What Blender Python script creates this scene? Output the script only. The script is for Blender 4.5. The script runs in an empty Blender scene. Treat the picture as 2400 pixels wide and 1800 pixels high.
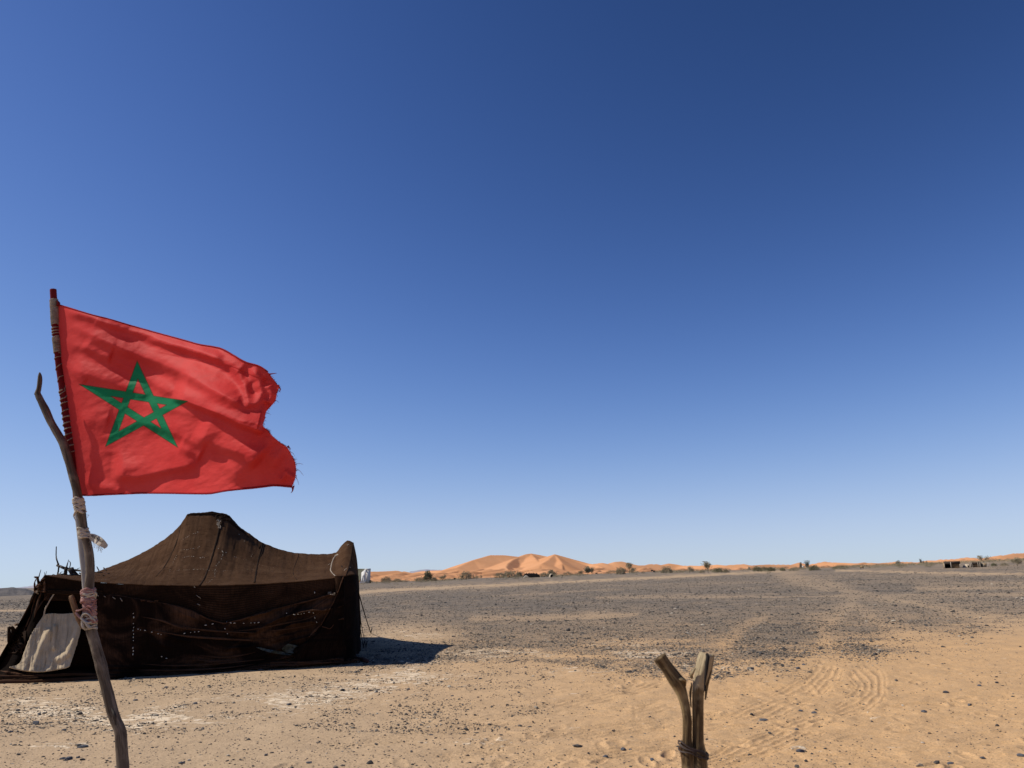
import bpy, bmesh, math, random
import numpy as np
from mathutils import Matrix, Vector
from mathutils.bvhtree import BVHTree

random.seed(7)
rng = np.random.default_rng(11)
sc = bpy.context.scene
C = sc.collection

# ------------------------------------------------------------------ camera, sky, sun, exposure
FPX = 1746.0                      # focal length in pixels of the 2400 px wide photograph
CAM = np.array([0.0, 0.0, 1.6])
PITCH = math.radians(14.3)
ROLL = math.radians(1.55)
_f = np.array([0, math.cos(PITCH), math.sin(PITCH)])
_u = np.array([0, -math.sin(PITCH), math.cos(PITCH)])
_x = np.array([1.0, 0, 0])
CR = math.cos(ROLL) * _x - math.sin(ROLL) * _u
CU = math.cos(ROLL) * _u + math.sin(ROLL) * _x
cam_d = bpy.data.cameras.new('camera')
cam = bpy.data.objects.new('camera', cam_d)
C.objects.link(cam)
m = Matrix((CR, CU, -_f)).transposed().to_4x4()
m.translation = Vector(CAM)
cam.matrix_world = m
cam_d.sensor_width = 36
cam_d.lens = FPX / 2400 * 36
cam_d.clip_start = 0.05
cam_d.clip_end = 40000
cam_d.dof.use_dof = True
cam_d.dof.focus_distance = 12
cam_d.dof.aperture_fstop = 9.0
sc.camera = cam

SUN_EL = math.radians(44.5)
SUN_AZ = math.radians(-87)         # from +Y, negative to the left
world = bpy.data.worlds.new('World')
sc.world = world
world.use_nodes = True
nt = world.node_tree
bg = nt.nodes['Background']
sky = nt.nodes.new('ShaderNodeTexSky')
sky.sky_type = 'NISHITA'
sky.sun_disc = False
sky.sun_elevation = SUN_EL
sky.sun_rotation = SUN_AZ
sky.altitude = 3000
sky.dust_density = 0.8
sky.air_density = 1.0
sky.ozone_density = 4
sep = nt.nodes.new('ShaderNodeSeparateColor')
comb = nt.nodes.new('ShaderNodeCombineColor')
nt.links.new(sky.outputs[0], sep.inputs[0])
# the camera's own tone response on the physical sky: gain, contrast and a soft shoulder per channel
for i, (g, k, c) in enumerate([(2.179, 0.971, 6.0), (1.976, 0.684, 8.0), (2.233, 0.466, 10.0)]):
    def mth(op, a, b):
        nd_ = nt.nodes.new('ShaderNodeMath'); nd_.operation = op
        for q, v in enumerate((a, b)):
            if isinstance(v, float): nd_.inputs[q].default_value = v
            else: nt.links.new(v, nd_.inputs[q])
        return nd_.outputs[0]
    u_ = mth('MULTIPLY', mth('POWER', sep.outputs[i], g), k)
    nt.links.new(mth('DIVIDE', u_, mth('ADD', mth('DIVIDE', u_, c), 1.0)), comb.inputs[i])
nt.links.new(comb.outputs[0], bg.inputs[0])
bg.inputs[1].default_value = 0.1

sun_d = bpy.data.lights.new('sun', 'SUN')
sun_d.energy = 5.0
sun_d.angle = math.radians(0.53)
sun_d.color = (1.0, 0.94, 0.84)
sun = bpy.data.objects.new('sun', sun_d)
C.objects.link(sun)
SD = Vector((math.sin(SUN_AZ) * math.cos(SUN_EL), math.cos(SUN_AZ) * math.cos(SUN_EL), math.sin(SUN_EL)))
sun.rotation_euler = SD.to_track_quat('Z', 'Y').to_euler()
sun.location = (-20, 0, 30)
sc.view_settings.view_transform = 'Standard'
sc.view_settings.look = 'None'
sc.view_settings.exposure = 0.0
sc.view_settings.gamma = 1.0

# ------------------------------------------------------------------ geometry of the view: photograph pixel <-> place
def ray(px, py):
    return _f + (px - 1200.0) / FPX * CR - (py - 900.0) / FPX * CU
def at(px, py, Y):                # the point at depth Y (metres along +Y) seen at that pixel
    d = ray(px, py)
    return CAM + d * (Y / d[1])
def ground(px, py, z=0.0):
    d = ray(px, py)
    return CAM + d * ((z - CAM[2]) / d[2])
def proj(P):
    d = P - CAM
    w = d @ _f
    w = np.where(np.abs(w) < 1e-6, 1e-6, w)
    return 1200 + FPX * (d @ CR) / w, 900 - FPX * (d @ CU) / w, w
def horizon(px):
    return 900 + (FPX * math.tan(PITCH) - (px - 1200) * math.sin(ROLL)) / math.cos(ROLL)

# ------------------------------------------------------------------ noise
def _hash(ix, iy, seed):
    h = (ix.astype(np.int64) * 374761393 + iy.astype(np.int64) * 668265263 + seed * 1442695041) & 0xffffffff
    h = ((h ^ (h >> 13)) * 1274126177) & 0xffffffff
    return ((h ^ (h >> 16)) & 0xffff) / 65535.0
def vnoise(x, y, seed=0):
    x = np.asarray(x, float); y = np.asarray(y, float)
    ix = np.floor(x); iy = np.floor(y)
    fx = x - ix; fy = y - iy
    fx = fx * fx * (3 - 2 * fx); fy = fy * fy * (3 - 2 * fy)
    a = _hash(ix, iy, seed); b = _hash(ix + 1, iy, seed)
    c = _hash(ix, iy + 1, seed); d = _hash(ix + 1, iy + 1, seed)
    return (a * (1 - fx) + b * fx) * (1 - fy) + (c * (1 - fx) + d * fx) * fy
def fbm(x, y, seed=0, oct=4):
    s = 0; a = 0.5; t = 0
    for o in range(oct):
        s = s + a * vnoise(np.asarray(x) * 2 ** o, np.asarray(y) * 2 ** o, seed + o * 17); t += a; a *= 0.5
    return s / t
def smooth(x, a, b):
    t = np.clip((x - a) / (b - a), 0, 1)
    return t * t * (3 - 2 * t)
def seg_dist(X, Y, pts):
    """distance to a polyline, side (+ when the point is below it on the picture) and parameter 0..1"""
    best = np.full(np.shape(X), 1e9); side = np.zeros(np.shape(X)); par = np.zeros(np.shape(X))
    n = len(pts) - 1
    for i in range(n):
        x0, y0 = pts[i][:2]; x1, y1 = pts[i + 1][:2]
        dx, dy = x1 - x0, y1 - y0
        L2 = dx * dx + dy * dy + 1e-12
        t = np.clip(((X - x0) * dx + (Y - y0) * dy) / L2, 0, 1)
        ex = X - x0 - t * dx; ey = Y - y0 - t * dy
        d = np.hypot(ex, ey)
        s = np.sign(dx * (Y - y0) - dy * (X - x0))
        mk = d < best
        best = np.where(mk, d, best); side = np.where(mk, s, side); par = np.where(mk, (i + t) / n, par)
    return best, side, par
def resample(pts, n):
    P = np.array(pts, float)
    if len(P) > 2:                # Catmull-Rom
        Q = np.vstack([2 * P[0] - P[1], P, 2 * P[-1] - P[-2]])
        out = []
        k = 8
        for i in range(1, len(Q) - 2):
            for j in range(k):
                t = j / k
                out.append(0.5 * ((2 * Q[i]) + (-Q[i-1] + Q[i+1]) * t + (2*Q[i-1] - 5*Q[i] + 4*Q[i+1] - Q[i+2]) * t*t + (-Q[i-1] + 3*Q[i] - 3*Q[i+1] + Q[i+2]) * t**3))
        out.append(P[-1])
        P = np.array(out)
    d = np.r_[0, np.cumsum(np.linalg.norm(np.diff(P[:, :3], axis=0), axis=1))]
    s = np.linspace(0, d[-1], n)
    return np.stack([np.interp(s, d, P[:, k]) for k in range(P.shape[1])], 1)

# ------------------------------------------------------------------ mesh helpers
def mesh_from(name, V, F, mats=(), smooth_shade=True, attrs=None, uv=None):
    me = bpy.data.meshes.new(name)
    V = np.asarray(V, dtype=np.float32); F = np.asarray(F, dtype=np.int32)
    k = F.shape[1]
    me.vertices.add(len(V)); me.vertices.foreach_set('co', V.ravel())
    me.loops.add(F.size); me.loops.foreach_set('vertex_index', F.ravel())
    me.polygons.add(len(F))
    me.polygons.foreach_set('loop_start', np.arange(0, F.size, k, dtype=np.int32))
    if smooth_shade:
        me.polygons.foreach_set('use_smooth', np.ones(len(F), dtype=bool))
    me.update(calc_edges=True)
    for m_ in mats: me.materials.append(m_)
    if attrs:
        for an, av in attrs.items():
            a = me.attributes.new(an, 'FLOAT', 'POINT'); a.data.foreach_set('value', np.asarray(av, dtype=np.float32).ravel())
    if uv is not None:
        l = me.uv_layers.new(name='UVMap')
        l.data.foreach_set('uv', np.asarray(uv, dtype=np.float32)[F.ravel()].ravel())
    me.validate()
    return me
def add(name, me, parent=None, **props):
    o = bpy.data.objects.new(name, me)
    C.objects.link(o)
    if parent is not None: o.parent = parent
    for k, v in props.items(): o[k] = v
    return o
def thing(name, loc, label, category, group=None):
    o = bpy.data.objects.new(name, None)
    o.empty_display_size = 0.2
    C.objects.link(o)
    o.location = loc
    o['label'] = label; o['category'] = category
    if group: o['group'] = group
    return o
def local(V, root):
    return np.asarray(V, float) - np.array(root.location)
def grid_faces(nu, nv, wrap=False):
    """vertex index = i*nv + j ; i in nu, j in nv"""
    i = np.arange(nu - 1)[:, None]; j = np.arange(nv if wrap else nv - 1)[None, :]
    j2 = (j + 1) % nv
    a = i * nv + j; b = i * nv + j2; c = (i + 1) * nv + j2; d = (i + 1) * nv + j
    return np.stack([a, b, c, d], -1).reshape(-1, 4)
def tube(P, R, nseg=10, rough=0.0, seed=0, cap=True, flat=None):
    """tube round polyline P with radii R; returns V, F(quads), uv"""
    P = np.asarray(P, float); R = np.asarray(R, float)
    n = len(P)
    T = np.gradient(P, axis=0); T /= np.linalg.norm(T, axis=1)[:, None] + 1e-12
    ref = np.array([0, 1.0, 0]) if abs(T[0][1]) < 0.9 else np.array([1.0, 0, 0])
    N = np.zeros_like(P); 
    v = ref - T[0] * (ref @ T[0]); N[0] = v / np.linalg.norm(v)
    for i in range(1, n):
        v = N[i-1] - T[i] * (N[i-1] @ T[i]); N[i] = v / (np.linalg.norm(v) + 1e-12)
    B = np.cross(T, N)
    a = np.linspace(0, 2 * np.pi, nseg, endpoint=False)
    L = np.r_[0, np.cumsum(np.linalg.norm(np.diff(P, axis=0), axis=1))]
    rr = R[:, None] * np.ones(nseg)[None]
    if rough:
        r0 = max(R.mean(), 1e-4)
        rr = rr * (1 + rough * (fbm(np.cos(a)[None] * 1.2 + 5 + 0 * L[:, None], np.sin(a)[None] * 1.2 + L[:, None] / r0 * 0.25, seed, 3) - 0.5) * 2)
    ca, sa = np.cos(a)[None, :, None], np.sin(a)[None, :, None]
    if flat is not None: sa = sa * flat
    V = P[:, None] + rr[..., None] * (ca * N[:, None] + sa * B[:, None])
    V = V.reshape(-1, 3)
    F = grid_faces(n, nseg, wrap=True)
    uv = np.stack([np.tile(a / (2 * np.pi), n), np.repeat(L, nseg)], 1)
    if cap:
        V = np.vstack([V, P[0], P[-1]]); uv = np.vstack([uv, [0.5, 0], [0.5, L[-1]]])
        s = len(V) - 2
        k = np.arange(nseg)
        f0 = np.stack([np.full(nseg, s), (k + 1) % nseg, k, np.full(nseg, s)], 1)
        b0 = (n - 1) * nseg
        f1 = np.stack([np.full(nseg, s + 1), b0 + k, b0 + (k + 1) % nseg, np.full(nseg, s + 1)], 1)
        TR = np.vstack([f0[:, :3], f1[:, :3]])
    else:
        TR = np.zeros((0, 3), int)
    return V, F, uv, TR
def merge(parts):
    V = []; F = []; U = []; T = []; o = 0
    for v, f, u, t in parts:
        V.append(v); F.append(f + o); U.append(u); T.append(t + o); o += len(v)
    return np.vstack(V), np.vstack(F), np.vstack(U), np.vstack(T)
def mesh_mixed(name, V, F, U, T, mats, smooth_shade=True, attrs=None):
    me = bpy.data.meshes.new(name)
    faces = [tuple(f) for f in F.tolist()] + [tuple(t) for t in T.tolist()]
    me.from_pydata([tuple(v) for v in np.asarray(V).tolist()], [], faces)
    if smooth_shade: me.polygons.foreach_set('use_smooth', np.ones(len(me.polygons), dtype=bool))
    for m_ in mats: me.materials.append(m_)
    l = me.uv_layers.new(name='UVMap')
    idx = np.zeros(len(me.loops), dtype=np.int32); me.loops.foreach_get('vertex_index', idx)
    l.data.foreach_set('uv', np.asarray(U, dtype=np.float32)[idx].ravel())
    if attrs:
        for an, av in attrs.items():
            a = me.attributes.new(an, 'FLOAT', 'POINT'); a.data.foreach_set('value', np.asarray(av, dtype=np.float32).ravel())
    me.update()
    return me
def tube_obj(name, P, R, mat, parent=None, nseg=10, rough=0.0, seed=0, root=None, flat=None, **props):
    V, F, U, T = tube(P, R, nseg, rough, seed, flat=flat)
    if root is not None: V = local(V, root)
    return add(name, mesh_mixed(name, V, F, U, T, [mat]), parent, **props)

# ------------------------------------------------------------------ materials
def new_mat(name):
    mt = bpy.data.materials.new(name); mt.use_nodes = True
    return mt, mt.node_tree, mt.node_tree.nodes['Principled BSDF']
class N:
    """small node-building helper"""
    def __init__(s, t): s.t = t
    def node(s, ty, **kw):
        n = s.t.nodes.new(ty)
        for k, v in kw.items(): setattr(n, k, v)
        return n
    def link(s, a, b): s.t.links.new(a, b)
    def val(s, inp, v):
        if hasattr(v, 'links') or hasattr(v, 'is_output'): s.link(v, inp)
        else: inp.default_value = v
    def attr(s, name): return s.node('ShaderNodeAttribute', attribute_name=name).outputs['Fac']
    def co(s, which='Object'): return s.node('ShaderNodeTexCoord').outputs[which]
    def mapping(s, v, scale=(1, 1, 1), loc=(0, 0, 0), rot=(0, 0, 0)):
        n = s.node('ShaderNodeMapping'); s.link(v, n.inputs[0])
        n.inputs['Scale'].default_value = scale; n.inputs['Location'].default_value = loc; n.inputs['Rotation'].default_value = rot
        return n.outputs[0]
    def noise(s, v, scale, detail=3, rough=0.55, dist=0.0):
        n = s.node('ShaderNodeTexNoise'); s.link(v, n.inputs['Vector'])
        n.inputs['Scale'].default_value = scale; n.inputs['Detail'].default_value = detail
        n.inputs['Roughness'].default_value = rough; n.inputs['Distortion'].default_value = dist
        return n.outputs['Fac']
    def voro(s, v, scale, feature='F1', out='Distance', rand=1.0):
        n = s.node('ShaderNodeTexVoronoi', feature=feature); s.link(v, n.inputs['Vector']); n.inputs['Scale'].default_value = scale
        n.inputs['Randomness'].default_value = rand
        return n.outputs[out]
    def ramp(s, f, stops, interp='LINEAR'):
        n = s.node('ShaderNodeValToRGB'); s.link(f, n.inputs[0]); cr = n.color_ramp; cr.interpolation = interp
        while len(cr.elements) < len(stops): cr.elements.new(0.5)
        for e, (p, c) in zip(cr.elements, stops):
            e.position = p; e.color = tuple(c) + (1,) if len(c) == 3 else c
        return n.outputs[0]
    def rng(s, f, a, b, c=0.0, d=1.0):
        n = s.node('ShaderNodeMapRange', interpolation_type='SMOOTHSTEP'); s.link(f, n.inputs[0])
        for i, v in zip((1, 2, 3, 4), (a, b, c, d)): n.inputs[i].default_value = v
        return n.outputs[0]
    def mix(s, f, a, b, mode='MIX'):
        n = s.node('ShaderNodeMix', data_type='RGBA', blend_type=mode)
        s.val(n.inputs[0], f)
        for i, v in ((6, a), (7, b)):
            if isinstance(v, tuple): n.inputs[i].default_value = tuple(v) + (1,) if len(v) == 3 else v
            else: s.link(v, n.inputs[i])
        return n.outputs[2]
    def math(s, op, a, b=0.0, clamp=False):
        n = s.node('ShaderNodeMath', operation=op, use_clamp=clamp)
        s.val(n.inputs[0], a); s.val(n.inputs[1], b)
        return n.outputs[0]
    def bump(s, h, strength, dist, normal=None):
        n = s.node('ShaderNodeBump'); s.link(h, n.inputs['Height']); n.inputs['Strength'].default_value = strength
        n.inputs['Distance'].default_value = dist
        if normal is not None: s.link(normal, n.inputs['Normal'])
        return n.outputs[0]

def wood_mat(name, dark, mid, light, lit_top=None):
    mt, t, b = new_mat(name); n = N(t)
    uv = n.co('UV')
    st = n.mapping(uv, (4, 5, 1))
    fine = n.noise(n.mapping(uv, (34, 7, 1)), 1, 5, 0.7, 0.4)
    big = n.noise(st, 1, 3, 0.6, 1.2)
    pat = n.noise(n.co('Object'), 14, 4, 0.6)
    col = n.ramp(big, [(0.3, dark), (0.5, mid), (0.7, light)])
    col = n.mix(n.rng(fine, 0.35, 0.6, 0.55, 0.0), col, tuple(x * 0.35 for x in dark))
    col = n.mix(n.rng(pat, 0.5, 0.7, 0, 0.5), col, tuple(min(1, x * 1.25) for x in light))
    if lit_top:
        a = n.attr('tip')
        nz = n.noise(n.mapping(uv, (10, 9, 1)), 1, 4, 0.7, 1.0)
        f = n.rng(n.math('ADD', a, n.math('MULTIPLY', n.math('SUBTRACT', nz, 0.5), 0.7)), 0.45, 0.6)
        col = n.mix(f, col, n.mix(n.rng(nz, .3, .7), lit_top, tuple(x * .75 for x in lit_top)))
    n.link(col, b.inputs['Base Color'])
    b.inputs['Roughness'].default_value = 0.85
    b.inputs['Specular IOR Level'].default_value = 0.2
    h = n.math('ADD', n.math('MULTIPLY', fine, 0.7), big)
    n.link(n.bump(h, 1.0, 0.008), b.inputs['Normal'])
    return mt
M_POLE = wood_mat('weathered_grey_wood', (0.065, 0.046, 0.032), (0.15, 0.115, 0.083), (0.27, 0.215, 0.16))
M_FORK = wood_mat('brown_wood_lit_top', (0.050, 0.028, 0.012), (0.19, 0.122, 0.055), (0.42, 0.31, 0.16), lit_top=(0.50, 0.39, 0.235))  # cream lit top painted over darker brown for the shaded lower wood
M_BRANCH = wood_mat('dead_branch_wood', (0.03, 0.022, 0.017), (0.06, 0.045, 0.035), (0.11, 0.09, 0.07))
M_PEG = wood_mat('brown_stick_wood', (0.10, 0.05, 0.022), (0.24, 0.13, 0.06), (0.36, 0.22, 0.12))

def cloth_mat(name, c1, c2, weave=500, rough=0.95, bump=0.4, trans=0.0, patch=3.0, sheen=0.0):
    mt, t, b = new_mat(name); n = N(t)
    o = n.co('Object')
    w = n.noise(n.mapping(o, (1, 1, 3)), weave, 2, 0.6)
    p = n.noise(o, patch, 5, 0.65, 0.4)
    col = n.mix(n.rng(p, 0.3, 0.7), c1, c2)
    col = n.mix(n.rng(w, 0.35, 0.6, 0.45, 0.0), col, tuple(x * 0.45 for x in c1))
    n.link(col, b.inputs['Base Color'])
    b.inputs['Roughness'].default_value = rough
    b.inputs['Specular IOR Level'].default_value = 0.05
    b.inputs['Sheen Weight'].default_value = sheen
    n.link(n.bump(w, bump, 0.004), b.inputs['Normal'])
    if trans:
        tr = n.node('ShaderNodeBsdfTranslucent'); n.link(col, tr.inputs[0])
        ms = n.node('ShaderNodeMixShader'); ms.inputs[0].default_value = trans
        n.link(b.outputs[0], ms.inputs[1]); n.link(tr.outputs[0], ms.inputs[2])
        n.link(ms.outputs[0], t.nodes['Material Output'].inputs[0])
    return mt
def roof_mat():
    """coarse goat-hair cloth: brown, woven in strips, mottled with faded and dark worn patches"""
    mt, t, b = new_mat('brown_goat_hair_roof_cloth'); n = N(t)
    o = n.co('UV')
    weft = n.noise(n.mapping(o, (9, 240, 1)), 1, 3, 0.7)
    warp = n.noise(n.mapping(o, (170, 7, 1)), 1, 3, 0.6)
    p = n.noise(n.mapping(o, (1, 1, 1)), 1.5, 5, 0.65, 0.6)
    p2 = n.noise(n.mapping(o, (5, 14, 1)), 1, 5, 0.7, 0.5)
    col = n.ramp(p, [(0.25, (0.060, 0.031, 0.016)), (0.5, (0.090, 0.048, 0.026)), (0.75, (0.135, 0.077, 0.044))])
    col = n.mix(n.rng(p2, 0.5, 0.68, 0, 0.75), col, (0.026, 0.012, 0.006))
    p3 = n.noise(n.mapping(o, (22, 60, 1)), 1, 4, 0.75)
    col = n.mix(n.rng(p3, 0.60, 0.70, 0, 0.5), col, (0.16, 0.10, 0.06))
    col = n.mix(n.rng(warp, 0.35, 0.65, 0.35, 0.0), col, (0.035, 0.016, 0.008))
    col = n.mix(n.rng(weft, 0.4, 0.62, 0.3, 0.0), col, (0.035, 0.017, 0.008))
    n.link(col, b.inputs['Base Color'])
    b.inputs['Roughness'].default_value = 1.0; b.inputs['Specular IOR Level'].default_value = 0.02
    h = n.math('ADD', weft, n.math('ADD', n.math('MULTIPLY', warp, 0.8), p2))
    n.link(n.bump(h, 0.8, 0.014), b.inputs['Normal'])
    return mt
def wall_mat(name, dark, brown, rib=False):
    mt, t, b = new_mat(name); n = N(t)
    o = n.co('UV')
    weft = n.noise(n.mapping(o, (7, 150, 1)), 1, 3, 0.7)
    warp = n.noise(n.mapping(o, (90, 5, 1)), 1, 3, 0.6)
    p = n.noise(n.mapping(o, (1, 1.8, 1)), 1.1, 5, 0.6, 0.8)
    col = n.mix(n.rng(p, 0.42, 0.66), dark, brown)
    col = n.mix(n.rng(warp, 0.38, 0.62, 0.5, 0.0), col, tuple(x * 0.4 for x in dark))
    h = n.math('ADD', weft, warp)
    if rib:
        w = n.node('ShaderNodeTexWave', wave_type='BANDS', bands_direction='Y')
        n.link(o, w.inputs['Vector']); w.inputs['Scale'].default_value = 9.0; w.inputs['Distortion'].default_value = 0.35
        w.inputs['Detail'].default_value = 2; w.inputs['Detail Scale'].default_value = 4
        col = n.mix(n.math('MULTIPLY', w.outputs['Fac'], 0.6), col, tuple(x * 0.3 for x in dark))
        h = n.math('ADD', h, n.math('MULTIPLY', w.outputs['Fac'], -1.5))
    n.link(col, b.inputs['Base Color'])
    b.inputs['Roughness'].default_value = 1.0; b.inputs['Specular IOR Level'].default_value = 0.02
    n.link(n.bump(h, 0.6, 0.012), b.inputs['Normal'])
    return mt
M_ROOF = roof_mat()
M_WALL = wall_mat('dark_goat_hair_wall_cloth', (0.012, 0.0068, 0.0048), (0.095, 0.047, 0.027))
M_WALLDARK = wall_mat('shade_darkened_goat_hair_cloth', (0.007, 0.0045, 0.0035), (0.022, 0.011, 0.007))  # shade of doorway and averted side put into the wall cloth's colour
M_VAL = wall_mat('ribbed_goat_hair_band', (0.024, 0.013, 0.008), (0.070, 0.036, 0.021), rib=True)
M_SEAM = cloth_mat('dark_seam_rope', (0.014, 0.008, 0.005), (0.030, 0.016, 0.009), 200)
M_BROWNEDGE = cloth_mat('brown_hem_cloth', (0.060, 0.028, 0.015), (0.085, 0.042, 0.024), 200)
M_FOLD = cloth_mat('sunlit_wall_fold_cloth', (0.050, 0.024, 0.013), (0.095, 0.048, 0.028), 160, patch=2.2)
M_CREAM = cloth_mat('cream_blanket_cloth', (0.47, 0.365, 0.235), (0.58, 0.46, 0.31), 260, bump=0.5, patch=5)
M_STITCH = cloth_mat('white_stitch_thread', (0.62, 0.56, 0.46), (0.75, 0.70, 0.6), 100)
M_ROPE = cloth_mat('pale_rope', (0.34, 0.26, 0.18), (0.5, 0.40, 0.29), 220)
M_WRAP = cloth_mat('dirty_white_rag', (0.42, 0.36, 0.28), (0.60, 0.53, 0.43), 380, patch=12, bump=.5)
M_PINK = cloth_mat('faded_pink_rag', (0.34, 0.15, 0.13), (0.50, 0.33, 0.28), 380, patch=22, bump=.6)
M_TWINE = cloth_mat('grey_twine', (0.22, 0.18, 0.14), (0.42, 0.36, 0.29), 900, patch=40)
M_REDTAPE = cloth_mat('dark_red_cloth_sleeve', (0.13, 0.012, 0.014), (0.19, 0.018, 0.02), 500)
M_TARP = cloth_mat('grey_green_tarpaulin', (0.025, 0.030, 0.028), (0.12, 0.135, 0.12), 120, rough=0.6, patch=9)
M_CANVAS = cloth_mat('white_canvas', (0.62, 0.60, 0.56), (0.74, 0.72, 0.68), 30, patch=1.0)
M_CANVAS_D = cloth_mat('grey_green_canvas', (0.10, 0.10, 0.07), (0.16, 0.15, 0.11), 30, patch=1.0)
M_REDRAG = cloth_mat('dull_red_rag', (0.11, 0.035, 0.022), (0.15, 0.06, 0.04), 200)
M_BLACK = cloth_mat('black_dark_cloth', (0.008, 0.007, 0.007), (0.016, 0.013, 0.012), 60)
def plain(name, col, rough=0.6):
    mt, t, b = new_mat(name); n = N(t)
    p = n.noise(n.co('Object'), 30, 4, 0.6)
    n.link(n.mix(n.rng(p, .3, .7), tuple(c * .8 for c in col), col), b.inputs['Base Color'])
    b.inputs['Roughness'].default_value = rough
    return mt
M_PIPE = plain('pale_grey_plastic_pipe', (0.36, 0.34, 0.31), 0.45)
M_CRACK = plain('dark_wood_crack', (0.010, 0.006, 0.004), 1.0)
M_WIRE = plain('rusty_wire', (0.035, 0.018, 0.012), 0.6)
M_INK = plain('black_print', (0.02, 0.02, 0.02), 0.8)
M_REED = wood_mat('reed_mat_straw', (0.24, 0.155, 0.08), (0.40, 0.28, 0.15), (0.52, 0.38, 0.22))
M_MUD = plain('pale_mud_wall', (0.52, 0.42, 0.30), 0.95)
M_GOAT = plain('black_goat_coat', (0.012, 0.010, 0.009), 0.9)
M_COAT = plain('dark_clothes', (0.015, 0.014, 0.018), 0.9)

def flag_mat():
    mt, t, b = new_mat('red_flag_cloth_with_green_star'); n = N(t)
    st = n.attr('star')
    o = n.co('Object')
    w = n.noise(o, 900, 2, 0.5)
    p = n.noise(o, 4, 4, 0.6)
    red = n.mix(n.rng(p, 0.3, 0.7), (0.66, 0.050, 0.046), (0.74, 0.072, 0.064))
    red = n.mix(n.rng(w, 0.35, 0.65, 0.25, 0), red, (0.36, 0.015, 0.015))
    inside = n.rng(st, -0.10, 0.10)
    col = n.mix(inside, red, (0.012, 0.21, 0.085))
    edge = n.math('MULTIPLY', n.rng(st, -1.5, -0.5), n.rng(st, 1.1, 0.3))
    col = n.mix(n.math('MULTIPLY', edge, 0.75), col, (0.03, 0.05, 0.02))
    n.link(col, b.inputs['Base Color'])
    b.inputs['Roughness'].default_value = 0.6
    b.inputs['Specular IOR Level'].default_value = 0.04
    cr = n.noise(n.mapping(o, (1, 1, 1.6)), 16, 4, 0.5, 0.5)
    bp = n.bump(cr, 0.22, 0.006)
    bp = n.bump(w, 0.15, 0.001, bp)
    n.link(bp, b.inputs['Normal'])
    tr = n.node('ShaderNodeBsdfTranslucent'); n.link(col, tr.inputs[0]); n.link(bp, tr.inputs['Normal'])
    ms = n.node('ShaderNodeMixShader'); ms.inputs[0].default_value = 0.34
    n.link(b.outputs[0], ms.inputs[1]); n.link(tr.outputs[0], ms.inputs[2])
    n.link(ms.outputs[0], t.nodes['Material Output'].inputs[0])
    return mt
M_FLAG = flag_mat()
M_HEM = cloth_mat('dark_red_hem', (0.32, 0.012, 0.016), (0.38, 0.02, 0.022), 600, trans=0.2)

def stone_mat(name, cols, use_random=True):
    mt, t, b = new_mat(name); n = N(t)
    if use_random:
        r = n.node('ShaderNodeObjectInfo').outputs['Random']
        col = n.ramp(r, cols)
    else:
        col = n.ramp(n.noise(n.co('Object'), 3, 2), cols)
    p = n.noise(n.co('Object'), 12, 4, 0.6)
    col = n.mix(n.rng(p, 0.4, 0.7, 0, 0.45), col, (0.17, 0.145, 0.12))
    n.link(col, b.inputs['Base Color']); b.inputs['Roughness'].default_value = 0.8
    b.inputs['Specular IOR Level'].default_value = 0.3
    n.link(n.bump(p, 0.6, 0.01), b.inputs['Normal'])
    return mt
M_STONES = stone_mat('dark_desert_gravel', [(0.0, (0.040, 0.037, 0.034)), (0.45, (0.072, 0.065, 0.056)), (0.78, (0.135, 0.115, 0.092)), (0.93, (0.25, 0.20, 0.145)), (0.985, (0.5, 0.43, 0.33))])
M_ROCK = stone_mat('slate_grey_rock', [(0.2, (0.050, 0.055, 0.065)), (0.8, (0.10, 0.105, 0.12))], False)
M_PALEROCK = stone_mat('pale_sandstone_rock', [(0.2, (0.40, 0.33, 0.25)), (0.8, (0.55, 0.46, 0.36))], False)

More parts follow.
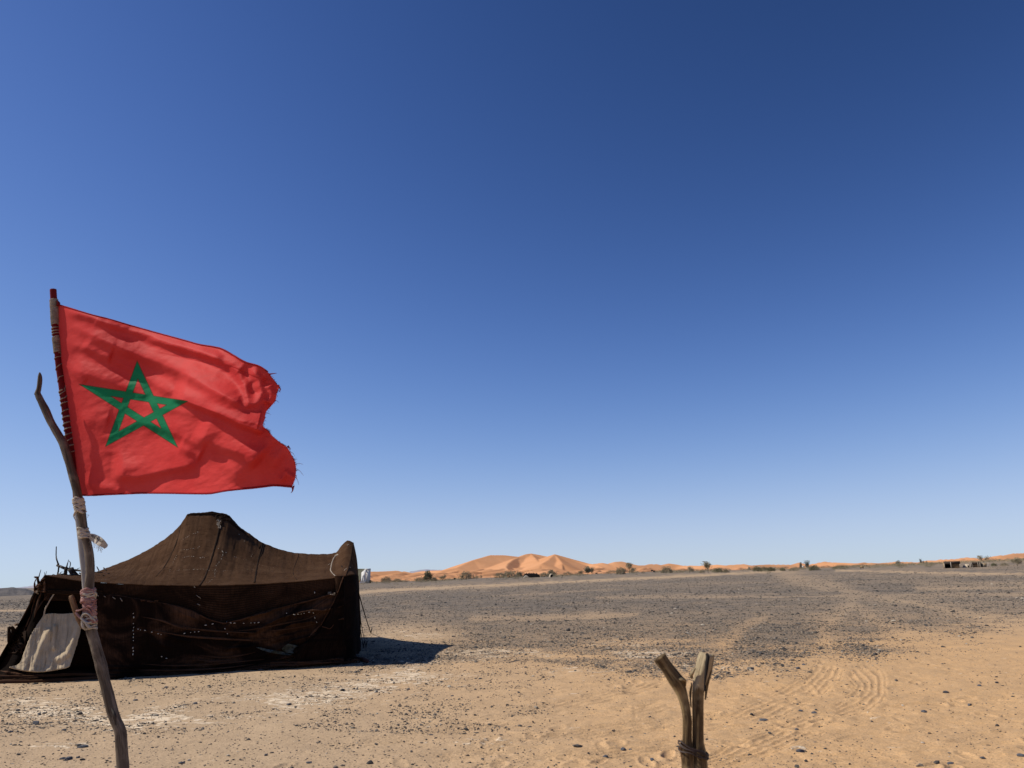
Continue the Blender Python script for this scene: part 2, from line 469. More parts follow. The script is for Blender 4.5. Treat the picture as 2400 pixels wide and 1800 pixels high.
def ground_mat():
    mt, t, b = new_mat('desert_floor_sand_and_gravel'); n = N(t)
    o = n.co('Object')
    gr = n.attr('gravel'); crust = n.attr('crust'); warm = n.attr('warm'); far = n.attr('far'); shade = n.attr('damp')
    f1 = n.noise(o, 55, 4, 0.7)         # sand grain at cm scale
    f2 = n.noise(o, 1.6, 5, 0.62)
    f3 = n.noise(o, 9, 5, 0.66)
    sand = n.mix(warm, (0.51, 0.365, 0.225), (0.64, 0.390, 0.185))
    sand = n.mix(n.rng(f2, 0.3, 0.7, 0, 0.30), sand, (0.29, 0.200, 0.120))
    sand = n.mix(n.rng(f3, 0.35, 0.75, 0.0, 0.35), sand, (0.52, 0.37, 0.23))
    sand = n.mix(n.rng(f1, 0.36, 0.56, 0.45, 0), sand, (0.18, 0.12, 0.07))
    # white salty crust in flakes
    cn = n.noise(n.mapping(o, (0.65, 1.3, 1), rot=(0, 0, 0.2)), 8.0, 5, 0.62, 1.2)
    cmask = n.rng(n.math('ADD', cn, n.math('MULTIPLY', crust, 0.20)), 0.66, 0.71)
    sand = n.mix(n.math('MULTIPLY', cmask, 0.9), sand, (0.72, 0.58, 0.41))
    # gravel: small stones seen between the built ones
    v = n.node('ShaderNodeTexVoronoi'); n.link(o, v.inputs['Vector']); v.inputs['Scale'].default_value = 42
    vr = n.node('ShaderNodeSeparateColor'); n.link(v.outputs['Color'], vr.inputs[0])
    stonec = n.ramp(vr.outputs[0], [(0.0, (0.060, 0.054, 0.047)), (0.5, (0.13, 0.113, 0.092)), (0.8, (0.24, 0.195, 0.145)), (1.0, (0.42, 0.33, 0.22))])
    v2 = n.node('ShaderNodeTexVoronoi'); n.link(o, v2.inputs['Vector']); v2.inputs['Scale'].default_value = 5.5
    vr2 = n.node('ShaderNodeSeparateColor'); n.link(v2.outputs['Color'], vr2.inputs[0])
    dens = n.math('ADD', n.math('MULTIPLY', f3, 0.55), n.math('MULTIPLY', vr.outputs[1], 0.6))
    dens = n.math('ADD', dens, n.math('MULTIPLY', n.math('SUBTRACT', vr2.outputs[0], 0.5), 0.25))
    gm = n.rng(n.math('ADD', dens, gr), 0.98, 1.30)
    gm = n.math('MULTIPLY', gm, n.rng(gr, 0.0, 0.12, 0.0, 0.8))
    col = n.mix(gm, sand, stonec)
    # far away single stones are finer than a pixel: an even mixture of the same two colours
    streak = n.noise(n.mapping(o, (0.02, 0.09, 1)), 1, 4, 0.6, 0.3)
    mid = n.noise(n.mapping(o, (0.5, 0.5, 1)), 1, 5, 0.75)
    mixc = n.mix(n.math('MULTIPLY', gr, n.rng(mid, 0.3, 0.55, 0.55, 0.95)), sand, (0.135, 0.118, 0.100))
    mixc = n.mix(n.rng(streak, 0.5, 0.75, 0.0, 0.22), mixc, sand)
    col = n.mix(far, col, mixc)
    n.link(col, b.inputs['Base Color'])
    b.inputs['Roughness'].default_value = 0.95
    b.inputs['Specular IOR Level'].default_value = 0.1
    h = n.math('ADD', n.math('MULTIPLY', f1, 0.5), n.math('MULTIPLY', f3, 1.3))
    h = n.math('ADD', h, n.math('MULTIPLY', gm, n.math('SUBTRACT', 1.0, n.math('MULTIPLY', v.outputs['Distance'], 1.2))))
    h = n.math('ADD', h, n.math('MULTIPLY', cmask, 0.5))
    n.link(n.bump(h, 0.7, 0.02), b.inputs['Normal'])
    return mt
M_GROUND = ground_mat()

def dune_mat():
    mt, t, b = new_mat('orange_dune_sand'); n = N(t)
    o = n.co('Object')
    p = n.noise(n.mapping(o, (0.004, 0.004, 0.02)), 1, 5, 0.6)
    col = n.mix(n.rng(p, 0.3, 0.7), (0.57, 0.272, 0.125), (0.63, 0.318, 0.158))
    q = n.noise(o, 0.06, 3, 0.6)
    col = n.mix(n.rng(q, 0.45, 0.7, 0, 0.15), col, (0.45, 0.24, 0.12))
    dk = n.attr('floor')
    col = n.mix(dk, col, n.mix(n.rng(q, .4, .6), (0.10, 0.085, 0.075), (0.32, 0.21, 0.13)))
    n.link(col, b.inputs['Base Color']); b.inputs['Roughness'].default_value = 1.0
    b.inputs['Specular IOR Level'].default_value = 0.05
    n.link(n.bump(q, 0.25, 2.0), b.inputs['Normal'])
    return mt
M_DUNE = dune_mat()
def hill_mat(name, a, c):
    mt, t, b = new_mat(name); n = N(t)
    p = n.noise(n.co('Object'), 0.08, 6, 0.7)
    n.link(n.mix(n.rng(p, .35, .65), a, c), b.inputs['Base Color']); b.inputs['Roughness'].default_value = 1.0
    n.link(n.bump(p, 0.6, 3.0), b.inputs['Normal'])
    return mt
M_HILL = hill_mat('dark_rock_hill', (0.055, 0.05, 0.05), (0.10, 0.085, 0.075))
M_MOUNT = hill_mat('haze_tinted_mountain', (0.26, 0.26, 0.31), (0.32, 0.31, 0.34))  # bluish haze of distance mixed into the rock colour
def leaf_mat(name, a, c):
    mt, t, b = new_mat(name); n = N(t)
    p = n.noise(n.co('Object'), 0.9, 3, 0.6)
    n.link(n.mix(n.rng(p, .35, .65), a, c), b.inputs['Base Color']); b.inputs['Roughness'].default_value = 0.9
    b.inputs['Specular IOR Level'].default_value = 0.1
    return mt
M_LEAF = leaf_mat('dusty_desert_shrub', (0.24, 0.205, 0.125), (0.36, 0.30, 0.20))
M_LEAF_D = leaf_mat('dark_green_shrub', (0.13, 0.13, 0.072), (0.22, 0.20, 0.12))
M_LEAF_B = leaf_mat('bluish_dark_tree', (0.11, 0.125, 0.10), (0.17, 0.185, 0.15))

# ------------------------------------------------------------------ ground
# tyre tracks as polylines on the photograph, baked into the real ground mesh: (points, half width px start/end, grooves)
SANDY = [  # bands where traffic has bared the sand: px points with half width
    ([(1939,1560,42),(1939,1504,34),(1931,1472,28),(1968,1439,24),(1992,1423,20),(1996,1398,16),(1948,1366,12),(1866,1354,10),(1838,1341,6)], 0.42),
    ([(2260,1540,50),(2192,1504,34),(2070,1463,22),(2017,1431,14),(2000,1410,10)], 0.4),
    ([(2420,1466,22),(2232,1431,12),(2151,1415,9),(2029,1394,8),(1927,1366,7)], 0.5),
    ([(1400,1401,4),(1500,1400,4),(1800,1399,4),(2100,1396,5),(2400,1393,6)], 0.5),
    ([(780,1396,4),(870,1386,4.5),(1000,1379,4.5),(1200,1370,4),(1400,1360,3.5),(1500,1356,3.5),(1728,1344,3.0),(1830,1338,2.5)], 0.95),
    ([(1960,1337,2.5),(2100,1340,2.5),(2250,1344,3),(2410,1345,4)], 1.0),
    ([(1105,1449,7),(1300,1447,8),(1492,1440,6)], 0.5),
    ([(1691,1510,20),(1744,1467,13),(1793,1447,9)], 0.4),
    ([(1840,1350,20),(1880,1362,16),(1940,1380,12)], 0.45),
    ([(2150,1380,10),(2290,1377,7),(2420,1376,10)], 0.5),
    ([(-40,1432,3),(90,1430,3)], 0.9),
    ([(-40,1478,4),(60,1470,4)], 0.7),
    ([(1150,1398,2),(1400,1383,3),(1460,1382,2)], 0.4),
]
GROOVE = [  # tyre prints pressed in the sand: px centre line with half width
    [(1640,1794,16),(1700,1778,20),(1774,1756,24),(1835,1729,26),(1890,1704,26),(1935,1690,26)],
    [(1650,1700,16),(1723,1690,20),(1803,1661,26),(1871,1628,30),(1910,1608,30)],
    [(1905,1610,28),(1925,1590,30),(1940,1574,34),(1948,1556,34)],
    [(1955,1670,18),(1990,1653,24),(2020,1640,30),(2040,1620,36),(2040,1596,36),(2020,1578,32),(2005,1562,30)],
    [(700,1760,8),(870,1739,10),(1005,1719,12),(1168,1691,14),(1304,1660,14),(1439,1630,14),(1560,1600,12)],
    [(1000,1776,10),(1114,1762,12),(1331,1730,14),(1500,1702,16),(1600,1690,12)],
    [(1460,1625,14),(1520,1604,16),(1560,1590,14)],
    [(1480,1672,14),(1540,1660,18),(1590,1645,14)],
    [(1660,1572,16),(1690,1582,20),(1715,1590,18)],
    [(1100,1800,14),(1400,1775,16),(1600,1740,14)],
    [(1660,1628,8),(1800,1612,8),(2000,1606,8)],
    [(2050,1668,10),(2200,1650,10),(2400,1640,12)],
]
def width_dist(X, Y, pts):
    d, s, p = seg_dist(X, Y, pts)
    n = len(pts) - 1
    w = np.interp(p.ravel(), np.linspace(0, 1, n + 1), [q[2] for q in pts]).reshape(np.shape(X))
    return d, s, p, w

EDGE = [(0, 18), (850, 10.5), (1000, 11), (1100, 8), (1300, 7), (1500, 3.5), (1650, 5), (1800, 6), (2000, 4), (2200, 1.5), (2400, -1.5), (2900, -4)]
def plain_height(X, Y):
    """gentle relief: level near the camp, swelling to the far edge of the gravel plain, then falling to the basin"""
    r = np.hypot(X, Y); az = np.arctan2(X, Y)
    px = 1200 + FPX * np.tan(np.clip(az, -1.1, 1.1)) * 0.97
    dl = np.interp(px, [e[0] for e in EDGE], [e[1] for e in EDGE])
    ze = 1.6 - dl / FPX * 260.0
    z = ze * smooth(r, 70, 260)
    z = z + (-9 - ze) * smooth(r, 290, 620)
    z = z + 0.30 * (fbm(X / 24, Y / 24, 3, 3) - 0.5) * smooth(r, 22, 90) * (1 - smooth(r, 240, 300))
    z = z + 0.05 * (fbm(X / 2.6, Y / 2.6, 4, 3) - 0.5) + 0.012 * (fbm(X * 3, Y * 3, 5, 3) - 0.5)
    return np.where(Y < 0, z * 0.3, z)
tent_a = ground(20, 1600); tent_b = ground(800, 1556)

def masks(px, py, X, Y):
    """gravel cover, white crust, warm sand, on the photograph's plan of the place"""
    n1 = fbm(X / 3.1, Y / 3.1, 21, 4) - 0.5
    n2 = fbm(X / 0.7, Y / 0.7, 22, 4) - 0.5
    bnd = np.interp(px, [-300, 0, 300, 700, 900, 1050, 1250, 1500, 1750, 1900, 2050, 2200, 2400, 2700],
                    [1500, 1500, 1500, 1530, 1575, 1580, 1568, 1572, 1568, 1562, 1548, 1522, 1484, 1450])
    hz = np.interp(px, [0, 2400], [1378, 1313])
    rel = (bnd - py) / np.maximum(bnd - hz, 20)
    g = smooth(rel + n1 * 0.7 + n2 * 0.40, -0.22, 0.42) * 0.95
    # loose scatter in front of the tent
    patch = smooth(fbm(X / 1.1, Y / 0.8, 31, 4), 0.55, 0.75)
    g = np.maximum(g, 0.42 * patch * np.exp(-((py - np.interp(px, [0, 900, 1100], [1630, 1570, 1560])) / 34) ** 2) * (px < 1250))
    g = np.maximum(g, 0.28 * patch * np.exp(-(((px - 900) / 230) ** 2 + ((py - 1752) / 22) ** 2)))
    g = np.maximum(g, 0.45 * patch * (1 - smooth(px, 100, 330)) * (py > 1600) * (1 - smooth(py, 1640, 1760)))
    g = g * (1 - 0.75 * np.exp(-(((px - 960) / 130) ** 2 + ((py - 1490) / 34) ** 2)))
    strip = smooth(fbm(X / 9, Y / 7, 41, 4), 0.42, 0.66)
    g = g - 0.22 * strip * smooth(px, 1100, 2200) * (g > 0)
    strip = smooth(fbm(X / 4, Y / 12, 43, 4), 0.50, 0.66)
    g = np.clip(g - 0.12 * strip, 0, 1)
    gg = np.zeros_like(px)
    wob = 1 + 2.6 * n2 + 1.6 * n1
    for pts, k in SANDY:
        x0 = min(p[0] for p in pts) - 90; x1 = max(p[0] for p in pts) + 90
        y0 = min(p[1] for p in pts) - 90; y1 = max(p[1] for p in pts) + 90
        mk = (px > x0) & (px < x1) & (py > y0) & (py < y1)
        if mk.any():
            d, s, p, w = width_dist(px[mk], py[mk], pts)
            gg[mk] = np.maximum(gg[mk], k * np.exp(-(d / (w * np.clip(wob[mk], 0.3, 2.2))) ** 2))
    g = np.clip(g * (1 - np.clip(gg, 0, 1)), 0, 1)
    crust = np.exp(-((py - np.interp(px, [0, 300, 700, 900, 1100, 1400, 1700, 2000], [1650, 1690, 1640, 1600, 1545, 1530, 1548, 1560])) /
                     np.interp(px, [0, 300, 700, 1100, 1400, 1700], [40, 30, 34, 46, 46, 24])) ** 2) * (1 - smooth(px, 1700, 1900)) * 1.0
    crust = np.maximum(crust, 0.8 * np.exp(-(((px - 1120) / 90) ** 2 + ((py - 1738) / 12) ** 2)))
    crust = np.maximum(crust, 0.8 * np.exp(-(((px - 1000) / 60) ** 2 + ((py - 1696) / 12) ** 2)))
    crust = np.maximum(crust, 0.75 * np.exp(-(((px - 150) / 130) ** 2 + ((py - 1745) / 9) ** 2)))
    crust = np.maximum(crust, 0.75 * np.exp(-(((px - 960) / 120) ** 2 + ((py - 1488) / 26) ** 2)))
    warm = smooth(px + n1 * 300, 550, 1700) * smooth(py, 1400, 1520)
    crust = np.clip(crust, 0, 1) * smooth(fbm(X / 1.3, Y / 1.3, 47, 3), 0.28, 0.55)
    g = g * (1 - 0.45 * crust)
    return g, crust, warm

def build_ground():
    azf = np.radians(np.linspace(-39, 39, 1060))
    azc = np.radians(np.r_[np.linspace(39, 321, 70)[1:-1]])
    az = np.r_[azf, azc]
    inv = np.linspace(1 / 6.2, 1 / 330.0, 500)
    r = np.r_[np.geomspace(0.4, 6.1, 14), 1 / inv, np.geomspace(340, 700, 40), np.geomspace(760, 14000, 14)]
    RR, AZ = np.meshgrid(r, az)            # index = az_i * nr + r_j
    X = RR * np.sin(AZ); Y = RR * np.cos(AZ)
    Z = plain_height(X, Y)
    P = np.stack([X, Y, Z], -1).reshape(-1, 3)
    px, py, w = proj(P)
    px = px.reshape(X.shape); py = py.reshape(X.shape); w = w.reshape(X.shape)
    ok = (w > 1) & (px > -500) & (px < 2900)
    pxc = np.where(ok, px, np.where(X > 0, 2900, -500)); pyc = np.where(w > 1, py, 1900)
    g, cr, wm = masks(pxc, pyc, X, Y)
    far = smooth(RR, 12, 36)
    # relief of the near sand
    near = 1 - smooth(RR, 14, 26)
    sandy = 1 - np.clip(g * 1.4, 0, 1)
    Z = Z + near * sandy * (0.055 * (fbm(X / 0.75, Y / 0.55, 51, 4) - 0.5) + 0.030 * np.abs(fbm(X / 0.28, Y / 0.22, 52, 3) - 0.5) * (0.4 + wm))
    Z = Z + near * 0.016 * cr * (fbm(X / 0.12, Y / 0.12, 53, 3) - 0.5)
    Z = Z + near * 0.016 * smooth(g, 0.1, 0.4) * (fbm(X / 0.07, Y / 0.07, 54, 2) - 0.5)
    # wind ripples
    # footprints and scuffs
    rg = np.random.default_rng(5)
    for k in range(150):
        a = rg.uniform(0, 1)
        qx = 400 + 2100 * a ** 0.55; qy = rg.uniform(1545, 1820)
        if qx < 1500 and rg.uniform() < 0.35: continue
        gp = ground(qx, qy)
        if np.hypot(gp[0], gp[1]) < 6.4: continue
        ia = np.argmin(np.abs(azf - math.atan2(gp[0], gp[1])))
        rr0 = math.hypot(gp[0], gp[1]); jr = np.argmin(np.abs(r - rr0))
        wi, wj = 42, 26
        sl = (slice(max(0, ia - wi), min(len(azf), ia + wi)), slice(max(0, jr - wj), jr + wj))
        th = rg.uniform(0, np.pi); L = rg.uniform(0.09, 0.17); W = rg.uniform(0.045, 0.09)
        dx = X[sl] - gp[0]; dy = Y[sl] - gp[1]
        u = (dx * math.cos(th) + dy * math.sin(th)) / L; v = (-dx * math.sin(th) + dy * math.cos(th)) / W
        q = np.sqrt(u * u + v * v)
        dep = rg.uniform(0.004, 0.013)
        Z[sl] += -dep * np.exp(-q ** 4) + dep * 0.7 * np.exp(-((q - 1.35) / 0.35) ** 2)
    # tyre prints
    for pts in GROOVE:
        x0 = min(p[0] for p in pts) - 60; x1 = max(p[0] for p in pts) + 60
        y0 = min(p[1] for p in pts) - 60; y1 = max(p[1] for p in pts) + 60
        mk = ok & (pxc > x0) & (pxc < x1) & (pyc > y0) & (pyc < y1) & (RR < 30)
        if not mk.any(): continue
        d, s, p, ww = width_dist(pxc[mk], pyc[mk], pts)
        u = d * s / ww
        wob = 0.10 * (fbm(X[mk] * 9, Y[mk] * 9, 61, 2) - 0.5)
        env = smooth(1.12 - np.abs(u), 0, 0.18) * smooth(np.sin(np.pi * np.clip(p, 0, 1)), 0, 0.25)
        keep = smooth(fbm(X[mk] * 2.2, Y[mk] * 2.2, 62, 3), 0.33, 0.48)
        Z[mk] += env * keep * (0.019 * (0.4 - np.abs(np.sin((u + wob) * np.pi * 2.25)) ** 0.5) - 0.004)
    P = np.stack([X, Y, Z], -1).reshape(-1, 3)
    nr = len(r); na = len(az)
    F = grid_faces(na, nr)
    i = np.arange(nr - 1)
    Fw = np.stack([(na - 1) * nr + i, (na - 1) * nr + i + 1, i + 1, i], 1)     # close the ring
    P = np.vstack([P, [[0, 0, 0]]])
    F = np.vstack([F, Fw])
    ctr = len(P) - 1
    k = np.arange(0, na)
    cen = np.stack([np.full(na, ctr), k * nr, ((k + 1) % na) * nr, np.full(na, ctr)], 1)
    at_ = dict(gravel=np.r_[g.ravel(), 0.3], crust=np.r_[cr.ravel(), 0], warm=np.r_[wm.ravel(), 0.5], far=np.r_[far.ravel(), 0], damp=np.zeros(g.size + 1))
    # the innermost fan as tiny quads would be degenerate: use a small ring instead
    me = mesh_from('ground', P, F[:, ::-1], [M_GROUND], True, at_)
    add('ground', me, kind='structure')
    return dict(X=X, Y=Y, Z=Z, az=az, r=r, naf=len(azf))
GR = build_ground()
_azf = GR['az'][:GR['naf']]
def ground_z(x, y):
    x = np.atleast_1d(x); y = np.atleast_1d(y)
    a = np.arctan2(x, y); rr = np.hypot(x, y)
    ia = np.clip(np.interp(a, _azf, np.arange(len(_azf))), 0, len(_azf) - 1.001)
    jr = np.clip(np.interp(rr, GR['r'], np.arange(len(GR['r']))), 0, len(GR['r']) - 1.001)
    i0 = ia.astype(int); j0 = jr.astype(int); fi = ia - i0; fj = jr - j0
    Z = GR['Z']
    return (Z[i0, j0] * (1 - fi) + Z[i0 + 1, j0] * fi) * (1 - fj) + (Z[i0, j0 + 1] * (1 - fi) + Z[i0 + 1, j0 + 1] * fi) * fj
def gpt(px, py):
    p = ground(px, py)
    return np.array([p[0], p[1], float(ground_z(p[0], p[1])[0])])

# ------------------------------------------------------------------ dunes, hills
def cone_ridges(X, Y, base, ridges):
    H = base.copy()
    for pts, sl, sr in ridges:
        for (x0, y0, z0), (x1, y1, z1) in zip(pts[:-1], pts[1:]):
            dx, dy = x1 - x0, y1 - y0; L2 = dx * dx + dy * dy
            R_ = max(z0, z1) + 14
            reach = R_ / min(sl, sr)
            mk = (X > min(x0, x1) - reach) & (X < max(x0, x1) + reach) & (Y > min(y0, y1) - reach) & (Y < max(y0, y1) + reach)
            if not mk.any(): continue
            xx = X[mk]; yy = Y[mk]
            t = np.clip(((xx - x0) * dx + (yy - y0) * dy) / L2, 0, 1)
            d = np.hypot(xx - x0 - t * dx, yy - y0 - t * dy)
            left = (dx * (yy - y0) - dy * (xx - x0)) > 0
            h = z0 + (z1 - z0) * t - d * np.where(left, sl, sr)
            H[mk] = np.maximum(H[mk], h)
    return H
def sky_pt(px, py, D):
    p = at(px, py, D)
    return (p[0], p[1], p[2])
def build_dunes():
    az = np.radians(np.linspace(-42, 42, 1000))
    r = np.r_[np.linspace(640, 1800, 130), np.linspace(1809, 3200, 165), np.linspace(3240, 4300, 20)]
    RR, AZ = np.meshgrid(r, az)
    X = RR * np.sin(AZ); Y = RR * np.cos(AZ)
    base = -9.5 + 0 * X
    D = 3000
    S = 0.30; T = 0.62
    main = [
        ([sky_pt(1035,1337,2550), sky_pt(1070,1330,2600), sky_pt(1110,1312,2750), sky_pt(1150,1301,2900), sky_pt(1182,1301,2950), sky_pt(1218,1305,3000)], S, S),
        ([sky_pt(1218,1305,3000), sky_pt(1203,1311,2850), sky_pt(1190,1321,2600), sky_pt(1186,1329,2450), sky_pt(1192,1336,2350)], 0.66, 0.22),
        ([sky_pt(1218,1305,3000), sky_pt(1232,1299,3050), sky_pt(1245,1297,3100), sky_pt(1262,1300,3150), sky_pt(1288,1305,3100)], S, S),
        ([sky_pt(1245,1298,3100), sky_pt(1256,1310,2850), sky_pt(1263,1318,2650)], 0.42, 0.3),
        ([sky_pt(1285,1306,3100), sky_pt(1300,1299,2900), sky_pt(1315,1304,2900), sky_pt(1340,1312,2850), sky_pt(1382,1321,2800), sky_pt(1405,1326,2700)], S, 0.45),
        ([sky_pt(1300,1299,2900), sky_pt(1285,1312,2600), sky_pt(1270,1321,2400)], 0.32, 0.28),
        ([sky_pt(1300,1299,2900), sky_pt(1312,1312,2650), sky_pt(1318,1320,2450)], 0.45, 0.3),
    ]
    skyl = [(-60,1392),(20,1390),(60,1386),(90,1381),(250,1374),(600,1356),(850,1340),(900,1339),(930,1337.5),(960,1340),(1000,1338),(1035,1336.5)]
    sky2 = [(1380,1323),(1412,1319),(1425,1323),(1440,1317),(1457,1316),(1480,1325),(1510,1325),(1522,1322),(1540,1322),(1578,1320),(1590,1325),(1640,1326),(1680,1323.5),(1700,1325),(1742,1322),(1760,1325),(1800,1323),(1850,1323),(1872,1318.5),(1900,1322),(1932,1316),(1950,1318),(2000,1320),(2030,1319),(2060,1320),(2105,1316),(2140,1317),(2200,1311),(2240,1310),(2262,1306),(2290,1307),(2335,1300),(2350,1302),(2375,1297),(2420,1295),(2500,1292),(2640,1286)]
    for lst in (skyl, sky2):
        pts = [sky_pt(x, y, D + 250 * math.sin(x * 0.021)) for x, y in lst]
        main.append((pts, 0.26, 0.26))
    H = cone_ridges(X, Y, base, main)
    # crescent dunes crowding in front, always below the skyline
    rg = np.random.default_rng(3)
    small = []
    for k in range(900):
        rr = rg.uniform(760, 2700) if k % 3 else rg.uniform(760, 1500)
        a = math.radians(rg.uniform(-38, 38))
        cx, cy = rr * math.sin(a), rr * math.cos(a)
        px = 1200 + FPX * math.tan(a)
        hpx = rg.uniform(2.0, 8.0) * (0.6 + 0.8 * math.exp(-((px - 1200) / 260) ** 2))
        cap = np.interp(px, [-300, 0, 100, 600, 850, 1060, 1250, 1400, 1800, 2400], [1400, 1396, 1388, 1362, 1343, 1334, 1322, 1327, 1326, 1301])
        top_px = np.interp(rr, [760, 2700], [horizon(px) + 9, cap + 3]) + rg.uniform(-3, 3)
        top_px = max(top_px, cap + rg.uniform(0, 3))
        zt = at(px, top_px, cy)[2]
        if zt < -7: continue
        W = rg.uniform(16, 55) * rr / 1300
        th = rg.uniform(0.55, 1.35)
        pts = []
        for q in np.linspace(-1, 1, 7):
            pts.append((cx + W * (q * math.cos(th) - 0.35 * q * q), cy + W * (q * math.sin(th)) * 1.6, zt - (zt + 10) * 0.55 * q * q))
        small.append((pts, rg.uniform(0.13, 0.2), rg.uniform(0.5, 0.72)))
    H = cone_ridges(X, Y, H, small)
    H = H + 0.8 * (fbm(X / 60, Y / 60, 71, 4) - 0.5) * smooth(H, -9, -2) * 2.0
    H = np.where(RR > 4200, -12, H)
    fl = (1 - smooth(H, -9.2, -7.6)) * smooth(fbm(X / 120, Y / 60, 73, 3), 0.4, 0.6)
    H = np.where(RR < 690, -9.9, H)
    P = np.stack([X, Y, H], -1).reshape(-1, 3)
    add('sand_dunes', mesh_from('sand_dunes', P, grid_faces(len(az), len(r))[:, ::-1], [M_DUNE], True, dict(floor=fl.ravel())), kind='structure')
build_dunes()
def build_hills(name, prof, D, depth, mat, seed):
    """hill range: profile in px, built as a relief with real depth"""
    xs = np.linspace(prof[0][0], prof[-1][0], 160)
    ys = np.interp(xs, [p[0] for p in prof], [p[1] for p in prof])
    v = np.linspace(-1, 1, 40)
    V = []
    for x, y in zip(xs, ys):
        top = at(x, y, D); 
        for q in v:
            yy = D + q * depth
            f = (1 - q * q) ** 1.0
            f *= 1 + 0.25 * (float(fbm(x / 14, q * 3, seed, 3)) - 0.5) * (1 - f) * 4
            V.append((top[0] * yy / D, yy, -9.5 + (top[2] + 9.5) * max(0, f)))
    V = np.array(V)
    V[:, 2] += (fbm(V[:, 0] / 9 * 500 / D, V[:, 1] / 9 * 500 / D, seed + 5, 4) - 0.5) * 2.4 * D / 700
    add(name, mesh_from(name, V, grid_faces(160, 40)[:, ::-1], [mat]), kind='structure')
build_hills('hill', [(-260, 1392), (-160, 1378), (-60, 1386), (0, 1379), (12, 1378.5), (30, 1377), (40, 1379), (60, 1380), (72, 1384), (84, 1389), (96, 1394), (140, 1396)], 420, 60, M_HILL, 81)
build_hills('mountain', [(-200, 1380), (-60, 1384), (30, 1379), (62, 1377), (74, 1374), (84, 1370), (100, 1372), (130, 1376), (260, 1380)], 9000, 1500, M_MOUNT, 85)
build_hills('mountain', [(960, 1341), (985, 1337), (1000, 1335.3), (1020, 1335.6), (1040, 1335.5), (1060, 1338), (1090, 1341)], 9500, 1200, M_MOUNT, 88)

